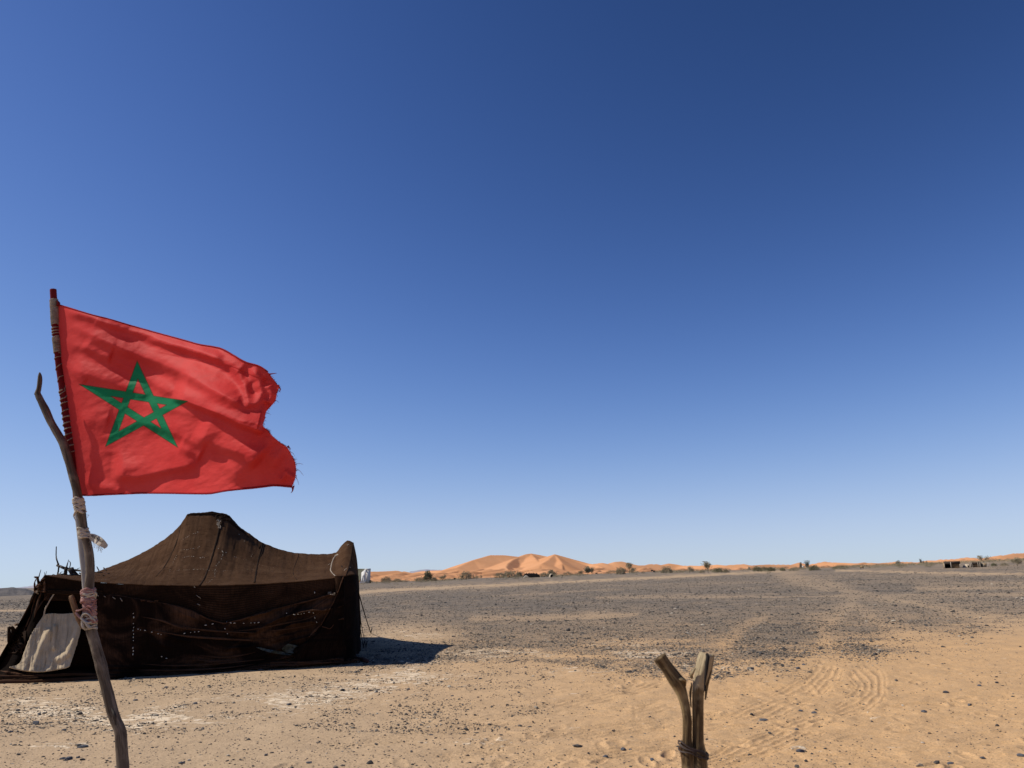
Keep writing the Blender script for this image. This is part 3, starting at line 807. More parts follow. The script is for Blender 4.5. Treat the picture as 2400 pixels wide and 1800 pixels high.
# ------------------------------------------------------------------ loose gravel between the built rocks (uncountable)
def scatter_gravel(n):
    px = rng.uniform(-120, 2520, n)
    hz = horizon(px)
    t = rng.uniform(0, 1, n)
    py = hz + 22 + (1830 - hz - 22) * t
    d = _f[None] + ((px - 1200) / FPX)[:, None] * CR[None] - ((py - 900) / FPX)[:, None] * CU[None]
    s = -1.6 / d[:, 2]
    X = d[:, 0] * s; Y = d[:, 1] * s
    g, cr, wm = masks(px, py, X, Y)
    cl = fbm(X / 0.45, Y / 0.45, 91, 3)
    prob = np.where(g > 0.3, g * 0.95, 0.02 + g * 0.8) * np.clip(0.45 + 2.4 * (cl - 0.38), 0.12, 1.4)
    prob = np.maximum(prob, 0.006 + 0.03 * (px < 1300))
    prob = np.maximum(prob, 0.22 * (cl > 0.5) * (py < 1720) * (px < 1300) * (py > 1540))
    keep = rng.uniform(0, 1, n) < prob
    X, Y, g, py = X[keep], Y[keep], g[keep], py[keep]
    # nothing under the tent
    ta = tent_a[:2]; tb = tent_b[:2]; e = (tb - ta) / np.linalg.norm(tb - ta); nn = np.array([-e[1], e[0]])
    u = (X - ta[0]) * e[0] + (Y - ta[1]) * e[1]; v = (X - ta[0]) * nn[0] + (Y - ta[1]) * nn[1]
    inside = (u > -1.2) & (u < np.linalg.norm(tb - ta) + .3) & (v > -0.05) & (v < 6.5)
    X, Y, g = X[~inside], Y[~inside], g[~inside]
    R = np.hypot(X, Y)
    size = np.exp(rng.normal(0, 0.5, len(X))) * (0.0031 + 0.00026 * R) * np.where(g > 0.3, 1.0, 0.85)
    big = rng.uniform(0, 1, len(X)) < 0.010
    size = np.where(big, size * 2.6, size)
    size = np.minimum(size, 0.07)
    Z = ground_z(X, Y) + size * 0.15
    P = np.stack([X, Y, Z], 1)
    me = bpy.data.meshes.new('gravel')
    me.vertices.add(len(P)); me.vertices.foreach_set('co', P.astype(np.float32).ravel())
    a = me.attributes.new('size', 'FLOAT_VECTOR', 'POINT')
    sv = np.stack([size * rng.uniform(0.8, 1.5, len(P)), size * rng.uniform(0.7, 1.2, len(P)), size * rng.uniform(0.35, 0.85, len(P))], 1)
    a.data.foreach_set('vector', sv.astype(np.float32).ravel())
    a = me.attributes.new('turn', 'FLOAT_VECTOR', 'POINT')
    rv = np.stack([rng.normal(0, 0.2, len(P)), rng.normal(0, 0.2, len(P)), rng.uniform(0, 6.28, len(P))], 1)
    a.data.foreach_set('vector', rv.astype(np.float32).ravel())
    me.materials.append(M_STONES)
    o = add('gravel', me, kind='stuff', label='dark gravel strewn over the desert plain')
    ng = bpy.data.node_groups.new('gravel_scatter', 'GeometryNodeTree')
    ng.interface.new_socket('Geometry', in_out='INPUT', socket_type='NodeSocketGeometry')
    ng.interface.new_socket('Geometry', in_out='OUTPUT', socket_type='NodeSocketGeometry')
    nd = ng.nodes; lk = ng.links
    gi = nd.new('NodeGroupInput'); go = nd.new('NodeGroupOutput')
    g2i = nd.new('GeometryNodeGeometryToInstance')
    for k in range(6):
        ico = nd.new('GeometryNodeMeshIcoSphere'); ico.inputs['Radius'].default_value = 1.0; ico.inputs['Subdivisions'].default_value = 2 if k % 3 == 0 else 1
        sp = nd.new('GeometryNodeSetPosition')
        no = nd.new('ShaderNodeTexNoise'); no.noise_dimensions = '4D'; no.inputs['W'].default_value = k * 7.3; no.inputs['Scale'].default_value = 1.1; no.inputs['Detail'].default_value = 1
        vs = nd.new('ShaderNodeVectorMath'); vs.operation = 'SUBTRACT'; vs.inputs[1].default_value = (0.5, 0.5, 0.5)
        vm = nd.new('ShaderNodeVectorMath'); vm.operation = 'SCALE'; vm.inputs['Scale'].default_value = 1.7
        lk.new(no.outputs['Color'], vs.inputs[0]); lk.new(vs.outputs[0], vm.inputs[0])
        lk.new(ico.outputs['Mesh'], sp.inputs['Geometry']); lk.new(vm.outputs[0], sp.inputs['Offset'])
        sm = nd.new('GeometryNodeSetMaterial'); sm.inputs['Material'].default_value = M_STONES
        lk.new(sp.outputs[0], sm.inputs[0]); lk.new(sm.outputs[0], g2i.inputs[0])
    iop = nd.new('GeometryNodeInstanceOnPoints')
    iop.inputs['Pick Instance'].default_value = True
    rv_ = nd.new('FunctionNodeRandomValue'); rv_.data_type = 'INT'; rv_.inputs['Min'].default_value = 0; rv_.inputs['Max'].default_value = 5
    lk.new([x for x in rv_.outputs if x.type == 'INT' and x.enabled][0], iop.inputs['Instance Index'])
    def named(nm):
        x = nd.new('GeometryNodeInputNamedAttribute'); x.data_type = 'FLOAT_VECTOR'; x.inputs['Name'].default_value = nm
        return x.outputs['Attribute']
    lk.new(gi.outputs[0], iop.inputs['Points']); lk.new(g2i.outputs[0], iop.inputs['Instance'])
    lk.new(named('turn'), iop.inputs['Rotation']); lk.new(named('size'), iop.inputs['Scale'])
    lk.new(iop.outputs[0], go.inputs[0])
    md = o.modifiers.new('scatter', 'NODES'); md.node_group = ng
scatter_gravel(620000)

# ------------------------------------------------------------------ single rocks
def rock_mesh(seed, flat=0.6, angular=0.45, mat=None):
    bm = bmesh.new()
    bmesh.ops.create_icosphere(bm, subdivisions=3, radius=1.0)
    r_ = np.random.default_rng(seed)
    planes = [(Vector(r_.normal(0, 1, 3)).normalized(), r_.uniform(0.55, 0.85)) for _ in range(9)]
    for v in bm.verts:
        for nrm, dd in planes:
            q = v.co.dot(nrm)
            if q > dd: v.co -= nrm * (q - dd)
        v.co += v.co * (float(fbm(v.co.x * 2 + seed, v.co.y * 2 + v.co.z, seed, 3)) - 0.5) * 0.16
        v.co.z *= flat
    me = bpy.data.meshes.new('rock')
    bm.to_mesh(me); bm.free()
    me.materials.append(mat or M_ROCK)
    return me
ROCKM = [rock_mesh(s, f) for s, f in ((1, .75), (2, .55), (3, .35), (4, .65), (5, .5), (6, .8))]
ROCKP = [rock_mesh(s, f, mat=M_PALEROCK) for s, f in ((7, .5), (8, .65))]
rocks = [  # px, py, width px, mesh, label
    (1876, 1758, 17, 0, 'square block of dark slate casting a shadow, right of the forked post'),
    (1790, 1686, 19, 2, 'flat grey slate slab between the two sets of tyre prints'),
    (1868, 1707, 11, 1, 'small dark stone just above the lowest tyre prints'),
    (1909, 1668, 12, 5, 'dark angular stone right of the middle tyre prints, the larger of two'),
    (1877, 1667, 9, 3, 'small dark stone touching the upper edge of the middle tyre prints'),
    (2215, 1619, 14, 1, 'dark stone alone on smooth orange sand at the far right'),
    (2296, 1609, 8, 3, 'small dark stone on orange sand near the right edge, behind a bigger one'),
    (2337, 1601, 8, 4, 'small dark stone farthest right on the upper orange sand'),
    (2272, 1648, 9, 0, 'little dark pebble on orange sand below the lone dark stone'),
    (2166, 1671, 11, 5, 'dark stone in the row of three on trampled sand'),
    (2396, 1771, 16, 1, 'dark stone cut by the right edge of the picture'),
    (2303, 1772, 11, 4, 'flat dark stone on trampled sand near the lower right corner'),
    (2228, 1788, 14, 2, 'dark stone half buried in sand at the bottom right'),
    (1870, 1567, 10, 3, 'dark stone at the edge of the gravel above the tyre prints'),
    (1884, 1560, 8, 5, 'dark stone touching its neighbour at the gravel edge'),
    (84, 1692, 15, 0, 'black stone, largest on the sand left of the flagpole'),
    (24, 1717, 9, 5, 'black stone nearest the left edge of the picture'),
    (93, 1672, 8, 3, 'left one of a pair of small black stones before the tent'),
    (103, 1671, 8, 4, 'right one of a pair of small black stones before the tent'),
    (151, 1709, 9, 1, 'small black stone between the flagpole and the biggest black stone'),
    (193, 1750, 19, 2, 'flat blue grey slate on a white crust patch left of the flagpole'),
    (147, 1779, 11, 5, 'stone in the dark cluster at the bottom left'),
    (161, 1780, 13, 0, 'broad dark stone ending the cluster at the bottom left'),
    (182, 1777, 9, 3, 'single chip lying right of the dark cluster at the bottom left'),
    (426, 1787, 13, 2, 'flat pale grey stone at the bottom edge right of the flagpole'),
    (318, 1639, 10, 1, 'dark stone just right of the flagpole before the tent'),
    (389, 1609, 8, 5, 'dark stone lying close to the tent skirt'),
    (458, 1649, 9, 3, 'dark stone in the middle of the sand before the tent'),
    (677, 1648, 13, 4, 'blocky grey stone on white crust before the tent'),
    (764, 1607, 8, 5, 'dark stone off the right front corner of the tent'),
    (957, 1613, 8, 0, 'dark stone in front of the tent shadow on white crust'),
    (1011, 1724, 10, 2, 'grey slate on smooth sand in the middle foreground'),
    (1460, 1757, 11, 5, 'grey stone left of the forked post, nearest to it'),
    (1478, 1757, 10, 2, 'flat grey stone close beside the forked post'),
    (1529, 1783, 12, 4, 'low grey stone left of the post wire'),
    (1420, 1779, 12, 1, 'grey stone at the bottom edge left of the forked post'),
    (725, 1789, 14, 2, 'flat grey slate on the bottom edge in the lower middle'),
    (624, 1774, 9, 3, 'stone left of the flat slate at the bottom edge'),
    (1060, 1632, 9, 2, 'dark splinter of stone on smooth sand'),
]
used = {}
for i, (px, py, w, k, lab) in enumerate(rocks):
    p = gpt(px, py + w * 0.15)
    me = ROCKM[k]
    R = w / FPX * np.linalg.norm(p - CAM) / 2 * 1.05
    o = add('rock', me, label=lab, category='stone', group='dark stones lying on the sand')
    o.location = (p[0], p[1], p[2] + R * 0.12)
    o.scale = (R, R * random.uniform(0.75, 1.0), R * random.uniform(0.8, 1.1))
    o.rotation_euler = (random.uniform(-.15, .15), random.uniform(-.15, .15), random.uniform(0, 6.28))
for i, (px, py, w, k, lab) in enumerate([
    (2162, 1739, 8, 0, 'pale sandstone pebble on trampled orange sand'),
    (2116, 1653, 7, 1, 'cream pebble on orange sand right of the tyre prints'),
    (1583, 1427, 8, 0, 'white stone alone on the grey gravel plain'),
    (443, 1783, 7, 1, 'small cream pebble beside the flat stone at the bottom edge'),
    (2396, 1402, 9, 0, 'white stone on the gravel at the right edge'),
    (2383, 1401, 6, 1, 'smaller white stone left of the one at the right edge'),
]):
    p = gpt(px, py + w * 0.15)
    R = w / FPX * np.linalg.norm(p - CAM) / 2
    o = add('pale_rock', ROCKP[k], label=lab, category='stone', group='pale stones on the ground')
    o.location = (p[0], p[1], p[2] + R * 0.2); o.scale = (R, R * .8, R); o.rotation_euler = (0, 0, random.uniform(0, 6))

# ------------------------------------------------------------------ the nomad tent
Z0 = 0.0
e_ = tent_b - tent_a; e_[2] = 0; TE = e_ / np.linalg.norm(e_)
TN = np.array([-TE[1], TE[0], 0])          # into the depth, away from the camera
def tp(px, py, v=0.0):
    """point on the vertical plane v metres behind the tent's front line"""
    d = ray(px, py)
    s = ((tent_a + TN * v - CAM) @ TN) / (d @ TN)
    return CAM + d * s
tent_loc = (tent_a + tent_b) / 2 + TN * 3.2
tent = thing('nomad_tent', tuple(tent_loc), 'large brown goat hair nomad tent with one tall peak and a pointed right corner', 'tent')
VC = 3.4                                    # ridge line, metres behind the front
sil = [(150,1352),(215,1348),(244,1335),(305,1311),(350,1288),(387,1264),(408,1247),(425,1229),(439,1207),(447,1203),(470,1203),(486,1201),(497,1199),(512,1203),(523,1204),(537,1209),(548,1222),(558,1233),(570,1242),(590,1256),(610,1271),(630,1279),(651,1288),(692,1297),(730,1300),(773,1299.5),(788,1296),(793,1291),(797,1284),(806,1274),(813,1268),(821,1269),(829,1273)]
eav = [(104,1349),(125,1353),(160,1359),(195,1363),(220,1364),(260,1368),(300,1370),(346,1372),(400,1373),(468,1374),(530,1373),(610,1370),(700,1364),(773,1357),(800,1353),(806,1352),(811,1350)]
pairs = [(104,215),(220,300),(290,338),(346,405),(400,439),(434,470),(468,519),(530,560),(596,614),(695,700),(773,778),(790,797),(800,814),(811,829)]
def eave_y(x): return np.interp(x, [p[0] for p in eav], [p[1] for p in eav])
def sil_y(x): return np.interp(x, [p[0] for p in sil], [p[1] for p in sil])
ex = np.unique(np.r_[np.linspace(104, 811, 330)])
cx = np.interp(ex, [p[0] for p in pairs], [p[1] for p in pairs])
Ee = np.array([tp(x, eave_y(x), 0.0) for x in ex])
Ec = np.array([tp(x, sil_y(x), VC) for x in cx])
Ec[:, 2] += 0.012 * (fbm(cx / 5, cx * 0, 7, 3) - 0.5) * 2
# the back eave mirrors the front one
U0 = (Ee - tent_a) @ TE
Eb = tent_a + np.outer(U0 * 0.96 + 0.1, TE) + np.outer(np.full(len(ex), 2 * VC), TN)
Eb[:, 2] = 1.55 + 0.05 * np.sin(U0 * 2)
nw = 90
Wf = np.linspace(0, 1, nw)
def roof_grid(A, B, sagk, seed):
    V = np.zeros((len(ex), len(Wf), 3))
    t = (ex - ex[0]) / (ex[-1] - ex[0])
    for j, w in enumerate(Wf):
        p = A * (1 - w) + B * w
        hgt = np.maximum(B[:, 2] - A[:, 2], 0.0)
        prof = (1 - w) * w
        p[:, 2] -= hgt * sagk * prof * (0.7 + 0.8 * w)
        # pulled folds running from the peak down to the eave
        fold = (fbm(t * 26, np.full_like(t, w * 1.2), seed, 3) - 0.5) * 0.085 * np.sin(np.pi * min(1, w + .08)) ** 0.7
        fine = (fbm(t * 90, np.full_like(t, w * 9), seed + 3, 3) - 0.5) * 0.022 * math.sin(math.pi * w) ** 0.5
        amp = np.interp(ex, [104, 250, 330, 400, 520, 811], [0.6, 0.9, 1.4, 0.8, 0.55, 0.5])
        V[:, j] = p + TN[None] * (-(fold * amp + fine))[:, None]
        V[:, j, 2] += (fold * amp + fine) * 0.6
    return V
Vf = roof_grid(Ee, Ec, 0.55, 201)
Vb = roof_grid(Eb, Ec, 0.55, 231)
# slight hump of the wooden ridge block under the peak, and lowered shoulder on the right of the peak seam
def add_patch(name, V, mat, parent=tent, flip=False, uvs=None, thick=0.0, attrs=None, **props):
    nu, nv = V.shape[:2]
    if uvs is None:
        du = np.r_[0, np.cumsum(np.linalg.norm(np.diff(V[:, nv // 2], axis=0), axis=1))]
        dv = np.r_[0, np.cumsum(np.linalg.norm(np.diff(V[nu // 2], axis=0), axis=1))]
        uvs = np.stack(np.meshgrid(du, dv, indexing='ij'), -1).reshape(-1, 2)
    F = grid_faces(nu, nv)
    if flip: F = F[:, ::-1]
    me = mesh_from(name, local(V.reshape(-1, 3), tent), F, [mat], True, attrs, uvs)
    o = add(name, me, parent, **props)
    if thick:
        s = o.modifiers.new('thickness', 'SOLIDIFY'); s.thickness = thick; s.offset = -1
    return o
PROBE = []                                   # (V array) for draping
# front slope split in its woven panels so that each reads as its own cloth
Vroof = np.concatenate([Vf, Vb[:, ::-1][:, 1:]], axis=1)
add_patch('roof_cloth', Vroof, M_ROOF, thick=0.012)
PROBE.append(Vroof)

# fringe edge of the roof hanging over the front band
xs = np.linspace(104, 806, 500)
sag = [(100,1386),(104,1385),(160,1386),(200,1388),(222,1390),(285,1398),(346,1408),(407,1419),(448,1431),(488,1451),(525,1461),(570,1451),(610,1437),(671,1421),(732,1406),(781,1391),(806,1382)]
def sag_y(x): return np.interp(x, [p[0] for p in sag], [p[1] for p in sag])
nv = 46
V = np.zeros((len(xs), nv, 3))
for j in range(nv):
    w = j / (nv - 1)
    ybot = sag_y(xs) + 22
    y = eave_y(xs) + (ybot - eave_y(xs)) * w
    v = 0.012 + 0.02 * w + 0.05 * w * (fbm(xs / 26, np.full_like(xs, w * 0.9), 301, 3) - 0.5) * 2 + 0.012 * (fbm(xs / 5, np.full_like(xs, w * 2), 302, 3) - 0.5)
    V[:, j] = [tp(a, b, c) for a, b, c in zip(xs, y, v)]
add_patch('front_band', V, M_VAL, thick=0.01, label='ribbed woven band hanging below the roof edge')
PROBE.append(V)

# lower front wall: loose cloth sagging in horizontal folds, spread on the ground along its foot
foot = [(-140,1611),(0,1601),(100,1598),(203,1595),(366,1590),(529,1580),(651,1564),(773,1554),(812,1549)]
def foot_y(x): return np.interp(x, [p[0] for p in foot], [p[1] for p in foot])
xs = np.linspace(228, 806, 620)
nv = 230
V = np.zeros((len(xs), nv, 3)); keepv = []
top = sag_y(xs); bot = foot_y(xs)
bellies = [(470, 1500, 640, 1470, 0.05), ]
for j in range(nv):
    w = j / (nv - 1)
    y = top + (bot - top) * w
    X_ = (xs - 500) / 300.0
    # folds follow the sag of the upper edge, flattening towards the ground
    ph = (y - top) * 1.0
    s_amt = smooth(xs, 330, 450)
    base = np.interp(w, [0, 0.1, 0.82, 0.9, 1.0], [-0.045, -0.06, -0.03, -0.06, -0.20])
    f1 = np.sin(ph / 10.5 * (1 + 0.15 * np.sin(xs / 90)) + 2.2 * fbm(xs / 120, np.full_like(xs, w * 1.5), 401, 3) * 3)
    f2 = np.sin(ph / 4.6 + 9 * fbm(xs / 80, np.full_like(xs, w * 3), 402, 3))
    crease = (1 - np.abs(f1)) ** 1.6
    env = smooth(fbm(xs / 70 + 3, np.full_like(xs, w * 2.2), 403, 3), 0.30, 0.62)
    v = base - s_amt * env * (0.13 * crease + 0.03 * f2 * env) - 0.05 * (fbm(xs / 42, np.full_like(xs, w * 3.3), 404, 4) - 0.5) * 2
    # lit bulging lap left of the middle (cloth hanging from the stitch line)
    v -= 0.16 * np.exp(-(((xs - (300 - 60 * (w - .5)))/ 30) ** 2)) * smooth(w, 0.25, 0.7)
    # folds piled at the foot
    v -= 0.05 * smooth(w, 0.80, 0.86) * (0.5 + 0.5 * np.sin((w - 0.8) * 120 + 1.5 * fbm(xs / 60, xs * 0, 406, 2) * 4))
    P_ = np.array([tp(a, b, c) for a, b, c in zip(xs, y, v)])
    P_[:, 2] = np.maximum(P_[:, 2], 0.012 + 0.02 * fbm(xs / 9, np.full_like(xs, w * 9), 407, 2))
    V[:, j] = P_
add_patch('front_wall_cloth', V, M_WALL, thick=0.008)
PROBE.append(V)

# left: opening with curtain behind darkened for shade, slanting corner cloth in front of the left side
xo = [(1349, 104), (1370, 88), (1402, 72), (1451, 58), (1475, 48), (1496, 36), (1532, 18), (1561, 0), (1575, -14), (1603, -60)]
ys = np.linspace(1349, 1603, 150)
xl = np.interp(ys, [p[0] for p in xo], [p[1] for p in xo])
V = np.zeros((150, 170, 3))
for j in range(170):
    w = j / 169
    x = xl + (250 - xl) * w
    # set back like an opening except along both edges
    y = ys + (eave_y(x) - 1347) * np.exp(-((ys - 1349) / 22) ** 2)
    v = 0.30 * np.exp(-((x - 175) / 75.0) ** 6) * smooth(ys, 1388, 1404) * (1 - smooth(ys, 1560, 1574))
    v += 0.9 * (1 - smooth(w, 0, 0.16)) ** 2 * 0.5
    v += (fbm(x / 16 + ys / 30, ys / 60, 501, 4) - 0.5) * 0.10 * np.exp(-((w - 0.12) / 0.16) ** 2)
    v += (fbm(x / 60, ys / 30, 502, 3) - 0.5) * 0.06
    v += 0.10 * (1 - smooth(ys, 1384, 1394)) * smooth(w, 0.03, 0.12)
    v -= 0.05 * smooth(ys, 1570, 1580) * (0.5 + 0.5 * np.sin(ys * 0.72 + x / 160)) + 0.10 * smooth(ys, 1590, 1603)
    P_ = np.array([tp(a, b, c) for a, b, c in zip(x, y, v)])
    P_[:, 2] = np.maximum(P_[:, 2], 0.015)
    V[:, j] = P_
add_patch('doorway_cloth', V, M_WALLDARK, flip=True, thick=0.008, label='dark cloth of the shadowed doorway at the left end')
PROBE.append(V)
# rolled folds of the skirt lying along the ground under the doorway
for k, (y0, y1, r_) in enumerate([(1583, 1584, 0.028), (1591, 1591, 0.022), (1599, 1596, 0.030)]):
    pp = []
    for x in np.linspace(-150, 300, 70):
        y = y0 + (y1 - y0) * (x + 150) / 450 + 1.6 * math.sin(x / 37 + k * 2) + (-0.02) * (x - 100)
        p = tp(x, min(y, foot_y(x)), -0.07 - 0.06 * k); p[2] = max(p[2], r_ * 0.5); pp.append(p)
    rr = np.full(70, r_) * (0.8 + 0.4 * fbm(np.arange(70) / 9, np.zeros(70), 520 + k, 2))
    tube_obj('skirt_fold', pp, rr, M_BROWNEDGE if k != 1 else M_WALL, tent, 10, 0.3, k, tent)

# side and back walls in plan
zc = lambda p: np.array([p[0], p[1], 0.0])
FR_top = tp(811, 1350, 0.0); FR_bot = zc(ground(802, 1552))
MID_top = Ec[-1].copy(); MID_bot = zc(at(843, 1505, MID_top[1]))
BR_top = Eb[-1].copy(); BR_bot = zc(BR_top + TE * 0.0)
def wall_patch(name, stations, mat, nz=60, nk=60, seed=0, amp=0.05, **props):
    """stations: list of (bottom, top); a cloth wall interpolated between them"""
    S_ = np.array([[*b_, *t_] for b_, t_ in stations])
    Q = resample(S_, nk) if len(S_) > 2 else np.array([S_[0] * (1 - q) + S_[1] * q for q in np.linspace(0, 1, nk)])
    V = np.zeros((nk, nz, 3))
    for j in range(nz):
        w = j / (nz - 1)
        p = Q[:, :3] * (1 - w) + Q[:, 3:] * w
        q = np.arange(nk)
        dirn = np.gradient(Q[:, :3], axis=0); dirn[:, 2] = 0; dirn /= np.linalg.norm(dirn, axis=1)[:, None] + 1e-9
        nrm = np.stack([dirn[:, 1], -dirn[:, 0], 0 * q], 1)
        a = amp * (fbm(q / 5.0, np.full(nk, w * 1.4), seed, 3) - 0.5) * 2 * math.sin(math.pi * min(1, 0.15 + w * 0.85)) 
        V[:, j] = p + nrm * a[:, None]
        V[:, j, 2] = np.maximum(V[:, j, 2], 0.01)
    add_patch(name, V, mat, thick=0.008, **props)
    PROBE.append(V)
    return V
# right side: bulges outwards between the corner and the horn pole
q1_top = FR_top * 0.45 + MID_top * 0.55; q1_top[2] = 1.72
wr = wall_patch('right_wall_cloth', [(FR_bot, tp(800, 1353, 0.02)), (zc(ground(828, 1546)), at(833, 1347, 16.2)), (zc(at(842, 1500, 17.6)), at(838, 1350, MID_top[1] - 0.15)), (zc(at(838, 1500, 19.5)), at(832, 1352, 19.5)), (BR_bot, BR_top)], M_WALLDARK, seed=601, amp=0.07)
# gusset closing the roof down to the right wall top (the pointed corner)
tri_t = np.linspace(0, 1, 40)
topc = np.array([Vf[-1, int(round(t * (nw - 1)))] for t in tri_t])
topb = np.array([Vb[-1, int(round(t * (nw - 1)))] for t in tri_t])
edge = np.vstack([topc, topb[::-1][1:]])
W_ = wr[:, -1]
idx = np.linspace(0, len(W_) - 1, len(edge))
low = np.stack([np.interp(idx, np.arange(len(W_)), W_[:, k]) for k in range(3)], 1)
G_ = np.zeros((len(edge), 24, 3))
for j in range(24):
    w = j / 23
    G_[:, j] = edge * (1 - w) + low * w + np.array([0.03 * math.sin(math.pi * w), 0, 0])
add_patch('pointed_corner_cloth', G_, M_ROOF, thick=0.01, label='brown corner of the roof pulled up to a point')
PROBE.append(G_)
BL_top = Eb[0].copy(); BL_bot = zc(BL_top) - TE * 0.5
FL_bot = zc(ground(-50, 1603)) + TN * 0.35
wall_patch('left_wall_cloth', [(BL_bot, BL_top), ((BL_bot + FL_bot) / 2 - TE * .2, (BL_top + tp(104, 1349, 0.02)) / 2 - np.array([0, 0, 0.05])), (FL_bot, tp(104, 1349, 0.02))], M_WALL, seed=611, amp=0.1)
wall_patch('back_wall_cloth', [(BR_bot, BR_top), (BL_bot, BL_top)], M_WALL, seed=621, amp=0.05)

# the brown lap that continues the roof below the pointed corner on the front
V = np.zeros((40, 40, 3))
for i, x in enumerate(np.linspace(0, 1, 40)):
    for j, w in enumerate(np.linspace(0, 1, 40)):
        # from the rope line (775..800,1350) down in a tapering tongue to (786,1400)
        xl_ = 784 + 4 * w; xr_ = 808 - 20 * w
        X_ = xl_ + (xr_ - xl_) * x; y = 1349 + 55 * w
        V[i, j] = tp(X_, y, -0.02 - 0.03 * math.sin(x * math.pi) )
add_patch('corner_lap', V, M_ROOF, thick=0.006)

# sheet added over the right front corner to darken it, shade in its colour
lf_ = [(800,1352),(792,1385),(776,1425),(755,1464),(738,1488),(705,1512),(694,1535),(690,1556)]
rt_ = [(808,1352),(809,1400),(810,1450),(811,1500),(813,1549)]
V = np.zeros((60, 90, 3))
for j in range(90):
    w = j / 89
    a_ = resample([(x, y, 0) for x, y in lf_], 90)[j]; b_ = resample([(x, y, 0) for x, y in rt_], 90)[j]
    for i in range(60):
        q = i / 59
        x = a_[0] + (b_[0] - a_[0]) * q; y = a_[1] + (b_[1] - a_[1]) * q
        v = -0.13 - 0.10 * w - 0.06 * (float(fbm(x / 14 + y / 60, y / 45, 641, 3)) - 0.5) * 2 + 0.10 * (1 - smooth(q, 0, 0.1)) * (1 - 0.5 * w) + 0.10 * smooth(q, 0.9, 1)
        p_ = tp(x, y, float(v)); p_[2] = max(p_[2], 0.03); V[i, j] = p_
add_patch('corner_shade_cloth', V, M_WALLDARK, thick=0.008)
PROBE.append(V)

# --- draping helpers
allV = []; allF = []; off = 0
for V in PROBE:
    nu, nv_ = V.shape[:2]
    allV += [tuple(p) for p in V.reshape(-1, 3)]; F = grid_faces(nu, nv_) + off
    allF += [tuple(f) for f in F.tolist()]; off += nu * nv_
BVH = BVHTree.FromPolygons(allV, allF)
def drape(px, py, lift=0.01):
    d = Vector(ray(px, py)).normalized()
    loc, nrm, _, _ = BVH.ray_cast(Vector(CAM), d)
    k = 0
    while loc is None and k < 14:
        k += 1
        d = Vector(ray(px, py + k * 1.2)).normalized()
        loc, nrm, _, _ = BVH.ray_cast(Vector(CAM), d)
    if loc is None:
        return tp(px, py, 0.0)
    return np.array(loc - d * lift)
def drape_line(pts, n, lift=0.01):
    Q = resample([(x, y, 0) for x, y in pts], n)
    return np.array([drape(q[0], q[1], lift) for q in Q]), Q

# seams with a cord sewn down them
seams = [
    ([(517,1224),(512,1246),(507,1270),(500,1295),(494,1316),(488,1334),(481,1352),(474,1365),(467,1374)], 0.020),
    ([(615,1273),(611,1290),(606,1310),(602,1330),(599,1350),(596,1367)], 0.018),
    ([(618,1277),(614,1296),(607,1312)], 0.014),
    ([(700,1298),(698,1308),(692,1324),(687,1338),(689,1350),(696,1360)], 0.013),
    ([(425,1231),(420,1252),(413,1275),(404,1296),(392,1318),(379,1338),(366,1352)], 0.015),
    ([(418,1262),(408,1284),(394,1308),(376,1328)], 0.010),
    ([(350,1288),(338,1302),(320,1322),(301,1337)], 0.008),
    ([(516,1212),(519,1222),(517,1232)], 0.03),
]
for k, (pts, r_) in enumerate(seams):
    P_, _q = drape_line(pts, 60, r_ * 0.5 + 0.012)
    rr = r_ * (0.75 + 0.5 * fbm(np.arange(60) / 5, np.zeros(60), 700 + k, 2))
    tube_obj('seam', P_, rr, M_SEAM, tent, 7, 0.4, k, tent)
# rope wrapping of the ridge ends and the peak
def knot_bundle(name, px, py, w, h, n, mat, seed, v_lift=0.02, r_=0.008, parent=tent, root=tent, depth=None, label=None):
    r2 = np.random.default_rng(seed); parts = []
    for k in range(n):
        a = r2.uniform(0, 2 * np.pi); pts = []
        x, y = px + r2.uniform(-w, w) * .5, py + r2.uniform(-h, h) * .5
        for q in range(6):
            pts.append(drape(x, y, v_lift + r2.uniform(0, 0.03)) if depth is None else at(x, y, depth - r2.uniform(0, 0.03)))
            a += r2.uniform(-0.9, 0.9)
            x = np.clip(x + math.cos(a) * w * 0.22, px - w / 2, px + w / 2); y = np.clip(y + math.sin(a) * h * 0.22, py - h / 2, py + h / 2)
        P_ = resample(pts, 14); parts.append(tube(P_, np.full(14, r_ * r2.uniform(0.6, 1.2)), 5, 0.2, k))
    V_, F_, U_, T_ = merge(parts)
    return add(name, mesh_mixed(name, local(V_, root), F_, U_, T_, [mat]), parent, **({'label': label} if label else {}))
knot_bundle('rope_binding', 513, 1228, 8, 20, 16, M_TWINE, 1, 0.03, 0.007)
knot_bundle('peak_binding', 522, 1212, 30, 14, 26, M_SEAM, 2, 0.03, 0.014)
knot_bundle('peak_binding', 480, 1203, 80, 5, 26, M_SEAM, 3, 0.02, 0.012)
knot_bundle('rope_binding', 613, 1278, 12, 14, 10, M_SEAM, 4, 0.02, 0.008)
# roof slope turned from the sun right of the peak, shade painted as a dark roll
P_, _q = drape_line([(524,1208),(545,1226),(565,1243),(585,1257),(603,1270)], 50, 0.0)
rr = np.interp(np.linspace(0, 1, 50), [0, .15, .5, 1], [0.05, 0.10, 0.085, 0.03])
tube_obj('ridge_and_shade_roll', P_ + np.array([0, 0, -0.07]), rr, M_SEAM, tent, 12, 0.15, 9, tent)
P_, _q = drape_line([(438,1211),(455,1206),(480,1204),(500,1203),(520,1206)], 40, 0.0)
tube_obj('ridge_and_shade_roll', P_ + np.array([0, 0, -0.035]), np.full(40, 0.042), M_ROOF, tent, 10, 0.3, 10, tent)

